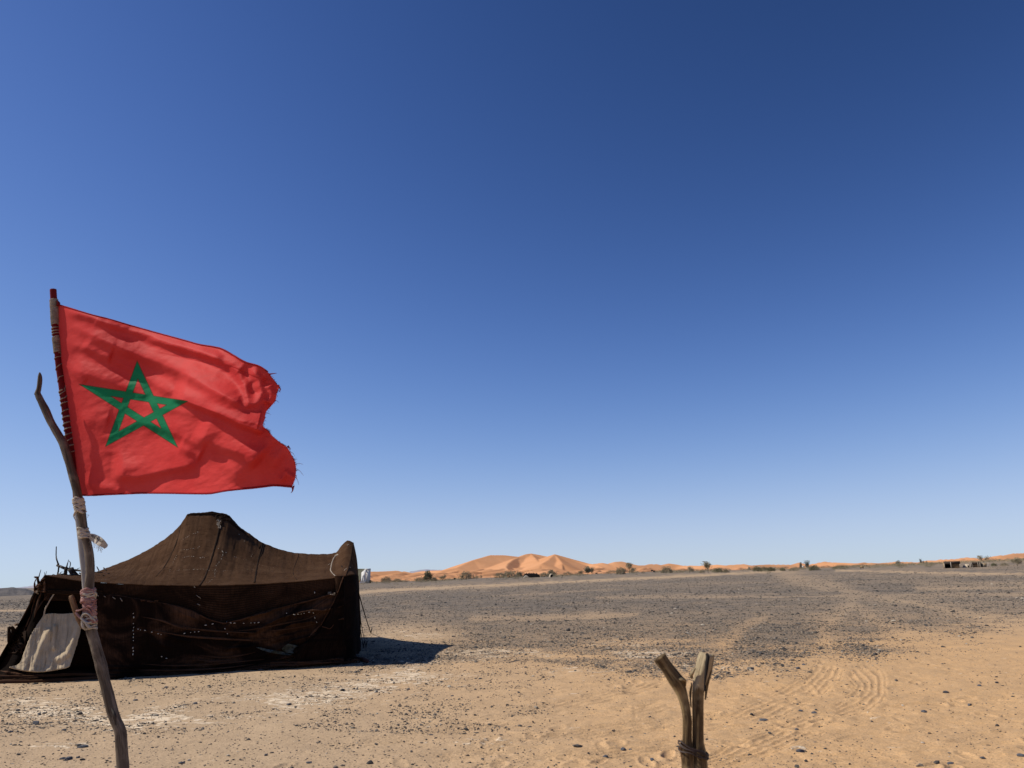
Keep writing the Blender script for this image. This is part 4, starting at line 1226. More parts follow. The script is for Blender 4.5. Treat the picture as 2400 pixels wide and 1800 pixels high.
# stitched repairs
def stitches(lines, mat=M_STITCH, step=4.6, ln=2.3, r_=0.0065, name='stitching', slant=None):
    parts = []
    for pts in lines:
        L = sum(math.dist(a, b) for a, b in zip(pts[:-1], pts[1:]))
        n_ = max(2, int(L / step))
        Q = resample([(x, y, 0) for x, y in pts], n_)
        for i in range(n_ - 1):
            x, y = Q[i][:2]; dx, dy = Q[i + 1][0] - x, Q[i + 1][1] - y
            l_ = math.hypot(dx, dy) + 1e-6; dx /= l_; dy /= l_
            if slant:
                dx, dy = slant
            jx, jy = random.uniform(-1, 1), random.uniform(-1, 1)
            ll = ln * random.uniform(0.3, 1.4); dx += random.uniform(-.3, .3); dy += random.uniform(-.3, .3)
            if random.random() < 0.22: continue
            A_ = drape(x + jx, y + jy, 0.022); B_ = drape(x + jx + dx * ll, y + jy + dy * ll, 0.022)
            M_ = (A_ + B_) / 2 + (CAM - A_) / np.linalg.norm(CAM - A_) * 0.006
            parts.append(tube(np.array([A_, M_, B_]), np.array([r_ * .7, r_, r_ * .7]), 5))
    V_, F_, U_, T_ = merge(parts)
    return add(name, mesh_mixed(name, local(V_, tent), F_, U_, T_, [mat]), tent, kind='stuff')
stitches([
    [(515,1290),(522,1294),(518,1310),(509,1323),(503,1340),(503,1350),(496,1359),(485,1366),(473,1373)],
    [(511,1286),(520,1291),(534,1298)], [(549,1305),(563,1309),(578,1312),(588,1304),(594,1296)], [(587,1318),(593,1320)],
    [(603,1322),(618,1327),(633,1329),(643,1330)], [(643,1331),(636,1343),(628,1355),(614,1364),(603,1372)],
    [(643,1330),(655,1319),(664,1312)],
    [(425,1290),(440,1287),(455,1286),(466,1283),(471,1278)], [(421,1293),(414,1304),(405,1322),(396,1344)],
    [(427,1307),(445,1304),(465,1306),(484,1308)], [(400,1340),(425,1336),(450,1335),(480,1335),(500,1338),(530,1338),(560,1336),(600,1335),(630,1332)],
    [(425,1266),(436,1260),(448,1254),(468,1246)], [(560,1253),(568,1262),(576,1272)],
    [(300,1338),(290,1344),(276,1352),(262,1358),(250,1361)],
])
stitches([[(313,1438),(313,1470),(312,1500),(312,1540)], [(322,1474),(350,1480),(385,1489)], [(430,1486),(450,1482),(472,1478)],
          [(480,1465),(505,1461),(530,1458),(555,1463)], [(570,1462),(590,1460),(612,1458)], [(527,1472),(533,1484),(540,1496)],
          [(378,1539),(384,1541),(392,1542),(400,1542)], [(389,1534),(390,1548)], [(670,1437),(690,1440),(712,1438),(730,1434)],
          [(733,1436),(737,1448),(744,1468)], [(737,1387),(741,1405)]], step=7, ln=3.6, r_=0.008)
stitches([[(225,1393),(250,1397),(275,1400),(300,1405)], [(455,1376),(460,1395),(462,1420),(464,1434)]], M_TWINE, 13, 9, 0.007, 'lacing', (0.75, 0.62))
# pale rope lacing on the pointed corner
P_, _q = drape_line([(794,1300),(786,1304),(781,1312),(778,1320),(776,1330),(775,1337),(779,1344),(788,1353)], 60, 0.02)
tube_obj('corner_rope', P_, 0.016 * (0.7 + 0.6 * fbm(np.arange(60) / 2.0, np.zeros(60), 5, 2)), M_TWINE, tent, 7, 0.3, 3, tent)
parts = []
for (a, b) in [((768,1325),(777,1321)), ((784,1302),(793,1299)), ((812,1277),(822,1280)), ((774,1337),(777,1341)), ((813,1279),(818,1276)), ((806,1339),(813,1332)), ((813,1332),(822,1330))]:
    A_ = drape(*a, 0.02); B_ = drape(*b, 0.02)
    tube_obj('rope_end', resample([A_, (A_ + B_) / 2 + [0, 0, .01], B_], 8), np.full(8, 0.009), M_ROPE, tent, 5, root=tent)
# holes and dark creases of the pointed corner
for k, (pts, r_) in enumerate([([(800,1326),(804,1332)], 0.022), ([(818,1302),(824,1314),(829,1324),(832,1330)], 0.010), ([(820,1283),(826,1296),(830,1306)], 0.008), ([(798,1312),(799,1322)], 0.007)]):
    P_, _q = drape_line(pts if len(pts) > 2 else [pts[0], ((pts[0][0]+pts[1][0])/2, (pts[0][1]+pts[1][1])/2), pts[1]], 16, 0.0)
    tube_obj('crease', P_, r_ * np.sin(np.linspace(0.3, np.pi - 0.3, 16)), M_SEAM, tent, 8, 0.1, k, tent)
# sagging edge rope along the top of the front wall
P_, _q = drape_line([(256,1394),(285,1398),(346,1408),(407,1419),(448,1431),(488,1451),(525,1461)], 90, 0.02)
tube_obj('hem_rope', P_, 0.013 * (0.6 + 0.8 * fbm(np.arange(90) / 2.5, np.zeros(90), 8, 2)), M_BROWNEDGE, tent, 7, 0.3, 11, tent)
P_, _q = drape_line([(525,1461),(570,1451),(610,1437),(671,1421),(732,1406),(770,1394),(783,1388)], 90, 0.02)
tube_obj('hem_rope', P_, 0.015 * (0.6 + 0.8 * fbm(np.arange(90) / 2.5, np.zeros(90), 9, 2)), M_BROWNEDGE, tent, 7, 0.3, 12, tent)
knot_bundle('rope_knot', 777, 1391, 16, 7, 10, M_TWINE, 14, 0.02, 0.006)
knot_bundle('hem_fringe', 175, 1388, 130, 7, 40, M_SEAM, 15, 0.02, 0.012)
knot_bundle('hem_fringe', 350, 1409, 40, 4, 10, M_BROWNEDGE, 16, 0.02, 0.008)
# cords crossing the right end of the front
for k, pts in enumerate([[(808,1345),(800,1365),(793,1385),(782,1410),(768,1436),(752,1466)], [(783,1392),(760,1408),(742,1420),(733,1425)],
                         [(783,1412),(770,1424),(755,1436),(740,1447)], [(754,1468),(764,1471),(774,1473),(782,1464)]]):
    P_, _q = drape_line(pts, 50, 0.03)
    tube_obj('cord', P_, np.full(50, 0.0075 if k else 0.010) * (0.7 + 0.6 * fbm(np.arange(50) / 2, np.zeros(50), k, 2)), M_BROWNEDGE, tent, 6, 0.3, k, tent)
# long folds on the front wall, their catch of sun painted in lighter brown
for k, (pts, r_) in enumerate([([(330,1445),(380,1455),(420,1470),(470,1480)], .02), ([(400,1462),(450,1473),(520,1480),(600,1484)], .024), ([(350,1476),(430,1490),(520,1497),(600,1500),(650,1494)], .026),
                               ([(540,1480),(600,1474),(660,1462),(720,1450),(770,1424)], .024), ([(470,1536),(520,1541),(570,1535),(600,1528)], .02), ([(330,1556),(400,1560),(480,1558),(560,1551),(620,1545)], .024),
                               ([(320,1570),(420,1571),(520,1566),(600,1556)], .024), ([(440,1545),(500,1550),(560,1546)], .018), ([(620,1480),(690,1472),(740,1462)], .018),
                               ([(724,1493),(735,1482),(750,1466)], .030), ([(660,1560),(700,1553),(760,1548),(800,1546)], .02), ([(480,1578),(560,1573),(640,1562),(690,1556)], .022),
                               ([(98,1368),(88,1390),(80,1412),(73,1440)], .035), ([(102,1378),(92,1402),(86,1425),(80,1448)], .026), ([(112,1396),(98,1412),(86,1432)], .018), ([(74,1436),(66,1458),(56,1480),(44,1502)], .022), ([(60,1578),(110,1582),(160,1580),(215,1577)], .02), ([(0,1572),(30,1578),(60,1583)], .03)]):
    P_, Q_ = drape_line(pts, 60, 0.010)
    rr = 0.8 * r_ * np.sin(np.linspace(0.12, np.pi - 0.12, 60)) * (0.75 + 0.5 * fbm(np.arange(60) / 8, np.zeros(60), 30 + k, 2))
    tube_obj('fold', P_, rr, M_FOLD, tent, 8, 0.25, 40 + k, tent, flat=None)
# torn strips of a grey-green tarpaulin showing through the wall
def shard(name, poly, mat, v=0.05, parent=tent, seed=0, **props):
    """small torn piece of sheet with thickness, draped on the wall"""
    poly = [(x, y) for x, y in poly]
    cxy = np.mean(np.array(poly), 0)
    ring = []
    for i in range(len(poly)):
        a = np.array(poly[i], float); b = np.array(poly[(i + 1) % len(poly)], float)
        for q in np.linspace(0, 1, 5)[:-1]: ring.append(a * (1 - q) + b * q)
    ring = np.array(ring); n_ = len(ring)
    V_ = []; 
    for k in range(5):
        f = k / 4
        for p in ring:
            q = cxy + (p - cxy) * f
            o_ = v + 0.02 * (float(fbm(q[0] / 5, q[1] / 3, seed, 3)) - 0.5)
            V_.append(drape(q[0], q[1], o_))
    F_ = grid_faces(5, n_, wrap=True)
    me = mesh_from(name, local(V_, tent), F_, [mat], True, None, np.zeros((len(V_), 2)))
    o = add(name, me, parent, **props)
    s = o.modifiers.new('thickness', 'SOLIDIFY'); s.thickness = 0.004
    return o
shard('torn_tarpaulin', [(600,1517),(606,1517),(640,1524),(664,1528),(680,1533),(684,1535),(668,1535),(640,1531),(614,1524)], M_TARP, seed=1, label='thin strip of grey green tarpaulin')
shard('torn_tarpaulin', [(660,1521),(672,1511),(676,1509),(700,1514),(691,1518),(686,1527),(689,1531),(672,1530),(664,1526)], M_TARP, seed=2, label='torn grey green tarpaulin patch')
# crumpled skirt and red rag at the right front corner
knot_bundle('skirt_fringe', 730, 1556, 190, 8, 60, M_BROWNEDGE, 31, 0.03, 0.012)
knot_bundle('skirt_fringe', 828, 1549, 30, 9, 16, M_BROWNEDGE, 32, 0.03, 0.014)
rag = []
for px, py, r_ in [(822,1536,.03),(834,1539,.035),(846,1542,.05),(856,1545,.05),(864,1549,.025)]:
    p = gpt(px, py + 6); p[2] += 0.03; rag.append(p)
tube_obj('red_rag', resample(rag, 24), np.interp(np.linspace(0, 1, 24), [0, .5, .8, 1], [.02, .04, .055, .01]), M_REDRAG, tent, 10, 0.7, 3, tent, flat=0.6)
# stay ropes with their pegs on the right side
for k, (a, b, Yt, r_, c_) in enumerate([((838,1381), (869,1486), 17.6, .012, 0), ((843,1440), (858,1500), 17.4, .006, 0), ((842,1455), (852,1494), 18.0, .008, 0)]):
    A_ = at(a[0], a[1], Yt); B_ = gpt(*b); B_[2] += 0.02
    if k: B_ = zc(at(b[0], b[1], 18.6)); B_[2] = 0.03
    md_ = (A_ + B_) / 2 - np.array([0, 0, 0.03])
    P_ = resample([A_, md_, B_], 40)
    o = tube_obj('stay_rope', P_, np.full(40, r_) * (0.8 + 0.5 * fbm(np.arange(40) / 1.5, np.zeros(40), k, 2)), M_SEAM, tent, 6, 0.3, k, tent)
    tube_obj('peg', [B_ - [0, 0, .05], B_ + [0.01, 0, 0.05], B_ + [0.03, 0, 0.12]], [0.012, 0.016, 0.014], M_BRANCH, tent, 6, 0.2, k, tent)

# cream blanket hanging in the doorway
bl = [(104,1440),(122,1438),(150,1439),(179,1436)]                      # top edge
br = [(22,1564),(60,1572),(100,1574),(150,1566),(163,1561)]             # bottom edge
lf = [(104,1440),(92,1458),(76,1482),(62,1516),(46,1555),(22,1564)]
rt = [(179,1436),(187,1455),(188,1476),(180,1510),(168,1546),(163,1561)]
def coons(top_, bot_, l_, r_, n1, n2):
    def rs(p, n): 
        q = resample([(x, y, 0) for x, y in p], n); return q[:, :2]
    Tt, Bt, Lt, Rt = rs(top_, n1), rs(bot_, n1), rs(l_, n2), rs(r_, n2)
    s = np.linspace(0, 1, n1)[:, None, None]; t = np.linspace(0, 1, n2)[None, :, None]
    S = (1 - t) * Tt[:, None] + t * Bt[:, None] + (1 - s) * Lt[None] + s * Rt[None]
    S -= (1 - s) * (1 - t) * Tt[0] + s * (1 - t) * Tt[-1] + (1 - s) * t * Bt[0] + s * t * Bt[-1]
    return S
S_ = coons(bl, br, lf, rt, 110, 110)
V = np.zeros((110, 110, 3))
for i in range(110):
    for j in range(110):
        s, t = i / 109, j / 109
        x, y = S_[i, j]
        v = 0.10 - 0.42 * t                                            # leans outwards at the foot
        d1, s1, _ = seg_dist(np.array([x]), np.array([y]), [(112, 1480), (98, 1510), (84, 1545), (78, 1570)])
        v -= 0.07 * math.exp(-(d1[0] / 7) ** 2)
        d1, s1, _ = seg_dist(np.array([x]), np.array([y]), [(128, 1470), (127, 1500), (126, 1520)])
        v -= 0.045 * math.exp(-(d1[0] / 5) ** 2)
        d1, s1, _ = seg_dist(np.array([x]), np.array([y]), [(182, 1460), (172, 1500), (158, 1530), (140, 1545)])
        v -= 0.07 * math.exp(-(d1[0] / 8) ** 2)
        v += 0.05 * (float(fbm(x / 11 + y / 90, y / 60, 801, 4)) - 0.5) * 2 - 0.012 * math.sin((x + y * 0.35) / 5.0) + 0.012 * (float(fbm(x / 4, y / 5, 802, 2)) - 0.5) * (1 if s < .25 or t > .8 else .3)
        p = tp(x, y, v); p[2] = max(p[2], 0.03); V[i, j] = p
add_patch('door_blanket', V, M_CREAM, flip=True, thick=0.012, label='cream blanket hung over the lower part of the doorway')
# its rolled hem
P_ = np.concatenate([V[0, ::-1], V[1:, 0]])
P_ = V[:, -1]
tube_obj('blanket_hem', resample(P_, 80), np.full(80, 0.009), M_CREAM, tent, 6, 0.3, 1, tent)
# bundle of rope and cloth at the left top corner, bowed door lath
knot_bundle('corner_binding', 93, 1370, 24, 34, 26, M_BROWNEDGE, 51, 0.03, 0.016)
knot_bundle('corner_binding', 88, 1386, 10, 10, 6, M_ROPE, 52, 0.05, 0.012)
P_ = np.array([tp(x, y, 0.0) for x, y in [(103,1442),(106,1428),(112,1416),(120,1402),(128,1390)]])
tube_obj('door_lath', resample(P_, 30), np.full(30, 0.012), M_ROPE, tent, 6, 0.2, 4, tent)
knot_bundle('fringe', 40, 1500, 40, 60, 40, M_SEAM, 53, 0.03, 0.016)
# tent poles: corner pole and the tall pole that lifts the right corner
tube_obj('corner_pole', [zc(MID_bot) * 1.0 + [-.12, 0, 0], (zc(MID_bot) + MID_top) / 2 + [-.1, 0, 0], MID_top + [-.03, 0, -.03]], [0.04, 0.036, 0.03], M_BRANCH, tent, 8, 0.1, 1, tent)

# ------------------------------------------------------------------ brushwood on the left end of the roof
wood = thing('brushwood_pile', tuple(tp(160, 1350, 1.6)), 'tangle of dead branches piled on the left end of the tent roof', 'firewood')
BR = [  # px points with width px
    ([(132,1281,1.6),(131.5,1302,2.2),(133,1312,2.6),(137,1323,3.2)],), ([(134,1325,5),(142,1328,5),(149,1331,5.5),(160,1334,5),(173,1336,4)],),
    ([(161,1312,1),(158,1322,2),(156,1331,2.6)],), ([(162,1315,1),(165,1319,1.6),(164.5,1326,1.8),(163,1331,2)],), ([(138,1327,3),(136.5,1338,2.6),(135,1348,3.4)],),
    ([(155,1331,6),(154,1343,6),(152,1357,6)],), ([(168,1333,8),(171,1345,9),(173,1358,8)],), ([(174,1336,4),(184,1337,4),(196,1338.5,3.5)],),
    ([(136,1346,3),(146,1346,3.2),(154,1342,3),(158,1336,2.4)],), ([(124,1349,2),(134,1351,4),(146,1353,4.5),(158,1354,4)],), ([(96,1335,1),(93,1345,1.6),(90,1356,2)],),
    ([(109,1339,.8),(107,1347,1.2)],), ([(104,1341,.8),(105,1349,1)],), ([(227,1328,1.6),(230,1334,2),(234,1341,2)],), ([(243,1331,2.4),(246,1334,3),(250,1337,2)],),
    ([(220,1341,1.5),(230,1341,2),(240,1342,1.5)],), ([(160,1335,4),(166,1344,5),(163,1356,4)],), ([(176,1340,3),(182,1348,5),(190,1357,4)],), ([(150,1345,4),(162,1350,5),(178,1352,5),(195,1356,4)],),
    ([(143,1349,2),(141,1343,1.4),(146,1340,1)],), ([(186,1343,2.5),(194,1346,3),(202,1349,3)],), ([(121,1350,1.5),(124,1346,1),(128,1347,1)],), ([(178,1337,1.5),(182,1333,1.2),(187,1331,.8)],),
    ([(160,1351,6),(172,1349,8),(186,1353,7)],), ([(145,1355,5),(160,1358,7),(180,1360,7),(200,1362,6)],),
]
for k, (pts,) in enumerate(BR):
    vv = 1.2 + 0.5 * ((k * 37) % 10) / 10
    P_ = np.array([tp(x, y, vv + 0.12 * math.sin(i * 2 + k)) for i, (x, y, w) in enumerate(pts)])
    Rr = np.array([w * 0.5 / FPX * np.linalg.norm(p - CAM) for p, (x, y, w) in zip(P_, pts)])
    Q = resample(np.c_[P_, Rr], 22)
    tube_obj('branch', Q[:, :3], Q[:, 3], M_BRANCH, wood, 7, 0.35, k, wood)

# ------------------------------------------------------------------ flagpole and flag
YP = 3.1
def px_tube(pts, Y, n=80, scale=1.0):
    """pts: (px, py, width px[, extra depth])"""
    Q = []
    for p in pts:
        yy = Y + (p[3] if len(p) > 3 else 0)
        w = at(p[0], p[1], yy); R = p[2] * 0.47 / FPX * float((w - CAM) @ _f) * scale
        Q.append([*w, R])
    Q = resample(Q, n)
    return Q[:, :3], Q[:, 3]
pole_px = [(288,1800,29),(284,1740,28),(281,1712,26),(272,1690,24),(263,1664,25),(255,1632,25),(246,1598,25),(238,1565,26),(229,1532,25),(222,1507,25),(215,1482,25),(212,1460,25),(210,1436,24),(209,1412,25),(208,1390,25),(209,1370,23),(211,1350,22),(211,1325,21),(209,1300,21),(206,1282,20),(203,1267,19),(199,1254,19),(196,1240,19),(193,1216,19),(189,1192,20),(185,1172,20),(180,1150,20),(174,1124,21),(169,1108,20),(164,1090,19),(156,1062,20),(149,1040,20),(139,1022,18),(128,1004,17),(117,984,17),(107,962,17),(98,944,16),(91,930,15),(88,921,13),(91,911,11),(93,895,11),(93.5,882,9),(93,873,3)]
b0 = at(288, 1800, YP)
base = np.array([b0[0] + 0.03, YP, 0.0])
pole = thing('flagpole', tuple(base), 'crooked grey wooden pole bound with rags that carries the red flag', 'flagpole')
P_, R_ = px_tube(pole_px, YP, 260)
low = resample([[base[0], base[1], -0.05, R_[0] * 1.15], [base[0] + 0.01, YP, 0.45, R_[0] * 1.08], [*P_[0], R_[0]]], 40)
P_ = np.vstack([low[:-1, :3], P_]); R_ = np.r_[low[:-1, 3], R_]
R_ = R_ * (1 + 0.10 * (fbm(np.arange(len(R_)) / 9, np.zeros(len(R_)), 5, 3) - 0.5))
V_, F_, U_, T_ = tube(P_, R_, 28, 0.10, 5)
add('wooden_pole', mesh_mixed('wooden_pole', local(V_, pole), F_, U_, T_, [M_POLE]), pole)
def pole_part(name, pts, mat, dY=0.0, n=40, nseg=12, rough=0.1, seed=0, label=None, flat=None, kind=None):
    P_, R_ = px_tube(pts, YP + dY, n)
    o = tube_obj(name, P_, R_, mat, pole, nseg, rough, seed, pole, flat=flat)
    if label: o['label'] = label
    return o
pole_part('broken_twig', [(82,925,4),(83.5,921,5),(88,924,6)], M_POLE, -0.005, 12)
pole_part('knot', [(262,1660,3,-.016),(268,1676,9,-.022),(270,1690,5,-.022),(272,1700,2,-.02)], M_BRANCH, -0.012, 20, rough=.4)
# the staff of the flag, wound with twine, standing behind the pole
staff_px = [(124.5,679,15),(126,700,15),(127.5,720,15),(130,776,14.5),(134,815,14.5),(137,850,14.5),(144,898,15),(150,940,15.5),(155,979,15.5),(161,1020,15.5),(167,1060,15.5),(172,1100,15),(177,1150,14),(179,1185,13)]
pole_part('staff_sleeve', staff_px, M_REDTAPE, 0.045, 160, 14, 0.05, label='dark red cloth sleeve round the upper staff')
pole_part('staff_pipe', [(178,1178,12),(182,1213,12),(188,1260,13),(192,1300,13),(196,1340,12),(199,1382,11),(203,1430,11)], M_PIPE, 0.04, 60, 16, 0.0, label='pale grey plastic pipe behind the pole')
def helix(path, R, turns_per, a0, a1, r_, lift=1.08, seed=0, n=900):
    """twine wound round a staff; path = (px_tube) points"""
    L = np.linspace(a0, a1, n)
    idx = L * (len(path) - 1)
    C_ = np.stack([np.interp(idx, np.arange(len(path)), path[:, k]) for k in range(3)], 1)
    RR = np.interp(idx, np.arange(len(R)), R)
    th = (L - a0) / (a1 - a0) * turns_per * 2 * np.pi + 2.6 * (fbm(L * 40, L * 0, seed, 2) - .5) * 2
    T = np.gradient(C_, axis=0); T /= np.linalg.norm(T, axis=1)[:, None]
    n1 = np.cross(T, [0, 1, 0]); n1 /= np.linalg.norm(n1, axis=1)[:, None]; n2 = np.cross(T, n1)
    P = C_ + (RR * lift)[:, None] * (np.cos(th)[:, None] * n1 + np.sin(th)[:, None] * n2)
    return tube(P, np.full(n, r_) * (0.7 + .6 * fbm(L * 300, L * 0, seed + 1, 2)), 5)
SP, SR = px_tube(staff_px, YP + 0.045, 400)
def stp(py):  # param from py
    ys_ = np.array([p[1] for p in staff_px]); xs_ = np.array([p[0] for p in staff_px])
    d = np.r_[0, np.cumsum(np.hypot(np.diff(xs_), np.diff(ys_)))]; return float(np.interp(py, ys_, d / d[-1]))
parts = [helix(SP, SR, 22, stp(704), stp(766), 0.0026, 1.10, 1), helix(SP, SR, 18, stp(706), stp(760), 0.0026, 1.16, 2), helix(SP, SR, 9, stp(762), stp(838), 0.0026, 1.08, 3),
         helix(SP, SR, 12, stp(796), stp(836), 0.0024, 1.12, 7), helix(SP, SR, 3.5, stp(838), stp(935), 0.0017, 1.07, 4), helix(SP, SR, 6, stp(925), stp(1010), 0.0024, 1.08, 5), helix(SP, SR, 7, stp(985), stp(1080), 0.0026, 1.1, 6)]
V_, F_, U_, T_ = merge(parts)
add('twine', mesh_mixed('twine', local(V_, pole), F_, U_, T_, [M_TWINE]), pole, label='grey twine wound round the red sleeve')
pole_part('staff_knot', [(133,705,4),(137,711,8),(134,717,5)], M_REDTAPE, 0.035, 12)
# broken side branch tied on
pole_part('side_branch', [(166,1396,9),(168,1402,12.5),(173,1418,13),(179,1434,14),(187,1452,15),(196,1470,14)], M_PEG, -0.02, 50, 14, 0.12, 8)
# rag bindings: several tilted bands each
def binding(name, y0, y1, n, mat, seed, grow=1.12, rr=0.006, path=None, label=None, flat=0.5):
    Pp, Rp = path if path else px_tube(pole_px, YP, 500)
    pxs, pys, _ = proj(Pp)
    r2 = np.random.default_rng(seed); parts = []
    for k in range(n):
        y = y0 + (y1 - y0) * (k + 0.5) / n + r2.uniform(-1, 1) * (y1 - y0) / n * 0.6
        i = int(np.argmin(np.abs(pys - y)))
        c = Pp[i] + np.array([-0.003 if seed % 2 else 0, 0.0, 0]); R0 = Rp[i] * (0.6 + grow * 0.45) * r2.uniform(0.94, 1.06)
        tl = r2.uniform(-0.35, 0.35); ph = np.linspace(0, 2 * np.pi, 34)
        ring = np.stack([c[0] + R0 * 1.0 * np.cos(ph), c[1] + R0 * 1.05 * np.sin(ph), c[2] + R0 * tl * np.cos(ph + r2.uniform(0, 1)) + 0.003 * np.sin(3 * ph + k)], 1)
        parts.append(tube(ring, rr * 0.55 * r2.uniform(0.6, 1.3) * (0.5 + 1.0 * fbm(ph * 2, ph * 0, seed + k, 2)), 8, 0.25, k, cap=False))
    V_, F_, U_, T_ = merge(parts)
    o = add(name, mesh_mixed(name, local(V_, pole), F_, U_, T_, [mat]), pole)
    if label: o['label'] = label
    return o
binding('rag_binding', 1168, 1186, 11, M_WRAP, 101, 1.12, 0.008, label='dirty white rag tied below the flag')
binding('rag_binding', 1186, 1200, 7, M_WRAP, 103, 1.20, 0.007)
pole_part('rag_tail', [(181,1196,6,-.03),(176,1203,8,-.03),(173,1210,5,-.03),(178,1222,2,-.03)], M_WRAP, 0, 20, 8, 0.4, flat=.4)
binding('rag_binding', 1238, 1259, 12, M_WRAP, 105, 1.14, 0.0075, label='second white rag tied above the flying end')
binding('wire_binding', 1247, 1251, 1, M_INK, 107, 1.34, 0.0022)
binding('rag_binding', 1382, 1412, 15, M_PINK, 109, 1.08, 0.0085, label='faded pink rag wound round the pole')
binding('rag_binding', 1412, 1460, 20, M_PINK, 110, 1.10, 0.0075)
binding('rag_binding', 1386, 1408, 5, M_WRAP, 112, 1.20, 0.006)
binding('rag_binding', 1436, 1474, 11, M_WRAP, 113, 1.16, 0.006)
def px_knot(name, items, mat, dY=-0.035, label=None):
    parts = []
    for k, pts in enumerate(items):
        P_, R_ = px_tube(pts, YP + dY, 26)
        parts.append(tube(P_, R_, 10, 0.3, k, flat=0.7))
    V_, F_, U_, T_ = merge(parts)
    o = add(name, mesh_mixed(name, local(V_, pole), F_, U_, T_, [mat]), pole)
    if label: o['label'] = label
    return o
px_knot('rag_knot', [[(190,1450,6),(194,1441,7),(203,1438,6),(211,1443,6),(217,1452,6)], [(190,1448,8),(196,1455,10),(206,1460,9),(214,1458,6)], [(193,1456,8),(194,1466,10),(197,1473,9)], [(200,1458,9),(207,1468,11),(211,1473,8)], [(211,1446,4),(218,1449,5),(223,1456,3)]], M_WRAP, label='white rag knot where the side branch is tied')
px_knot('rag_tie', [[(179,1432,7),(188,1430,5),(198,1424,3)], [(178,1436,8),(184,1444,8),(190,1450,7)], [(186,1430,2),(196,1426,2),(206,1419,2)], [(203,1427,5),(212,1432,6),(218,1442,5)], [(205,1420,6),(214,1424,7),(219,1432,5)]], M_PINK)
for _sh in [[(218,1384,4),(221,1392,3)], [(214,1420,3),(222,1410,2),(228,1405,1)], [(219,1430,4),(225,1428,1)], [(203,1205,1),(207,1208,1),(204,1214,1)], [(205,1208,.7),(210,1207,.7)]]:
    px_knot('rag_shred', [_sh], M_PINK, -0.02)
# flying end of the rag, a ribbon with a row of dark stitches, and its frayed threads
top_ = [(210,1250),(222,1252),(236,1259),(246,1268),(252,1277)]; bot_ = [(210,1263),(218,1271),(230,1278),(240,1283),(244,1286)]
S_ = coons(top_, bot_, [(210,1250),(210,1263)], [(252,1277),(250,1282),(244,1286)], 40, 14)
V = np.array([[at(S_[i, j, 0], S_[i, j, 1], YP - 0.01 - 0.05 * i / 39 + 0.008 * math.sin(i / 5)) for j in range(14)] for i in range(40)])
me = mesh_from('rag_streamer', local(V.reshape(-1, 3), pole), grid_faces(40, 14), [M_WRAP], True)
o = add('rag_streamer', me, pole, label='white rag end flying to the right'); s = o.modifiers.new('t', 'SOLIDIFY'); s.thickness = 0.002
parts = []
for k in range(11):
    i = 4 + k * 2.2; f = i / 39; a = V[int(i), 3] * .5 + V[int(i), 2] * .5; b = V[int(i) + (1 if k % 2 else 0), 6]
    off_ = np.array([0, -0.003, 0])
    parts.append(tube(np.array([a, (a + b) / 2, b]) + off_, np.full(3, 0.0011), 4))
    if k % 3 == 1: parts.append(tube(np.array([a, (a + V[int(i) + 1, 3]) / 2, V[int(i) + 1, 3]]) + off_, np.full(3, 0.001), 4))
V_, F_, U_, T_ = merge(parts)
add('streamer_marks', mesh_mixed('streamer_marks', local(V_, pole), F_, U_, T_, [M_INK]), pole, label='row of dark stitched marks on the rag end')
parts = []
r2 = np.random.default_rng(9)
for k in range(26):
    i = int(r2.uniform(1, 36)); a = V[i, -1]; l_ = r2.uniform(0.008, 0.026)
    parts.append(tube(resample([a, a + [r2.uniform(-.004, .008), 0, -l_ * .5], a + [r2.uniform(-.006, .012), 0, -l_]], 6), np.full(6, 0.0004), 4))
V_, F_, U_, T_ = merge(parts)
add('frayed_threads', mesh_mixed('frayed_threads', local(V_, pole), F_, U_, T_, [M_WRAP]), pole, kind='stuff')

# the flag
Z1 = lambda x, y: (x * 750 / 2212.0, 640 + y * 750 / 2212.0)
top_ = [Z1(*p) for p in [(396,216),(470,238),(540,260),(640,290),(760,320),(880,356),(1000,390),(1100,418),(1200,445),(1290,470),(1380,495),(1460,508),(1520,520),(1570,542),(1620,572),(1700,617),(1790,643),(1850,682)]]
fly = [Z1(*p) for p in [(1850,682),(1880,720),(1918,770),(1932,782),(1915,830),(1905,880),(1870,925),(1840,960),(1830,1010),(1818,1055),(1850,1085),(1880,1122),(1930,1165),(1985,1205),(2015,1255),(2042,1312),(2046,1380),(2038,1430),(2018,1478)]]
bot_ = [Z1(*p) for p in [(560,1537),(650,1536),(750,1531),(870,1526),(1000,1521),(1200,1522),(1420,1525),(1500,1516),(1580,1502),(1750,1485),(1830,1476),(1900,1469),(2018,1478)]]
hst = [Z1(*p) for p in [(396,216),(400,400),(412,560),(440,760),(462,900),(480,1060),(500,1200),(530,1380),(560,1537)]]
NS, NT = 420, 330
S_ = coons(top_, bot_, hst, fly, NS, NT)
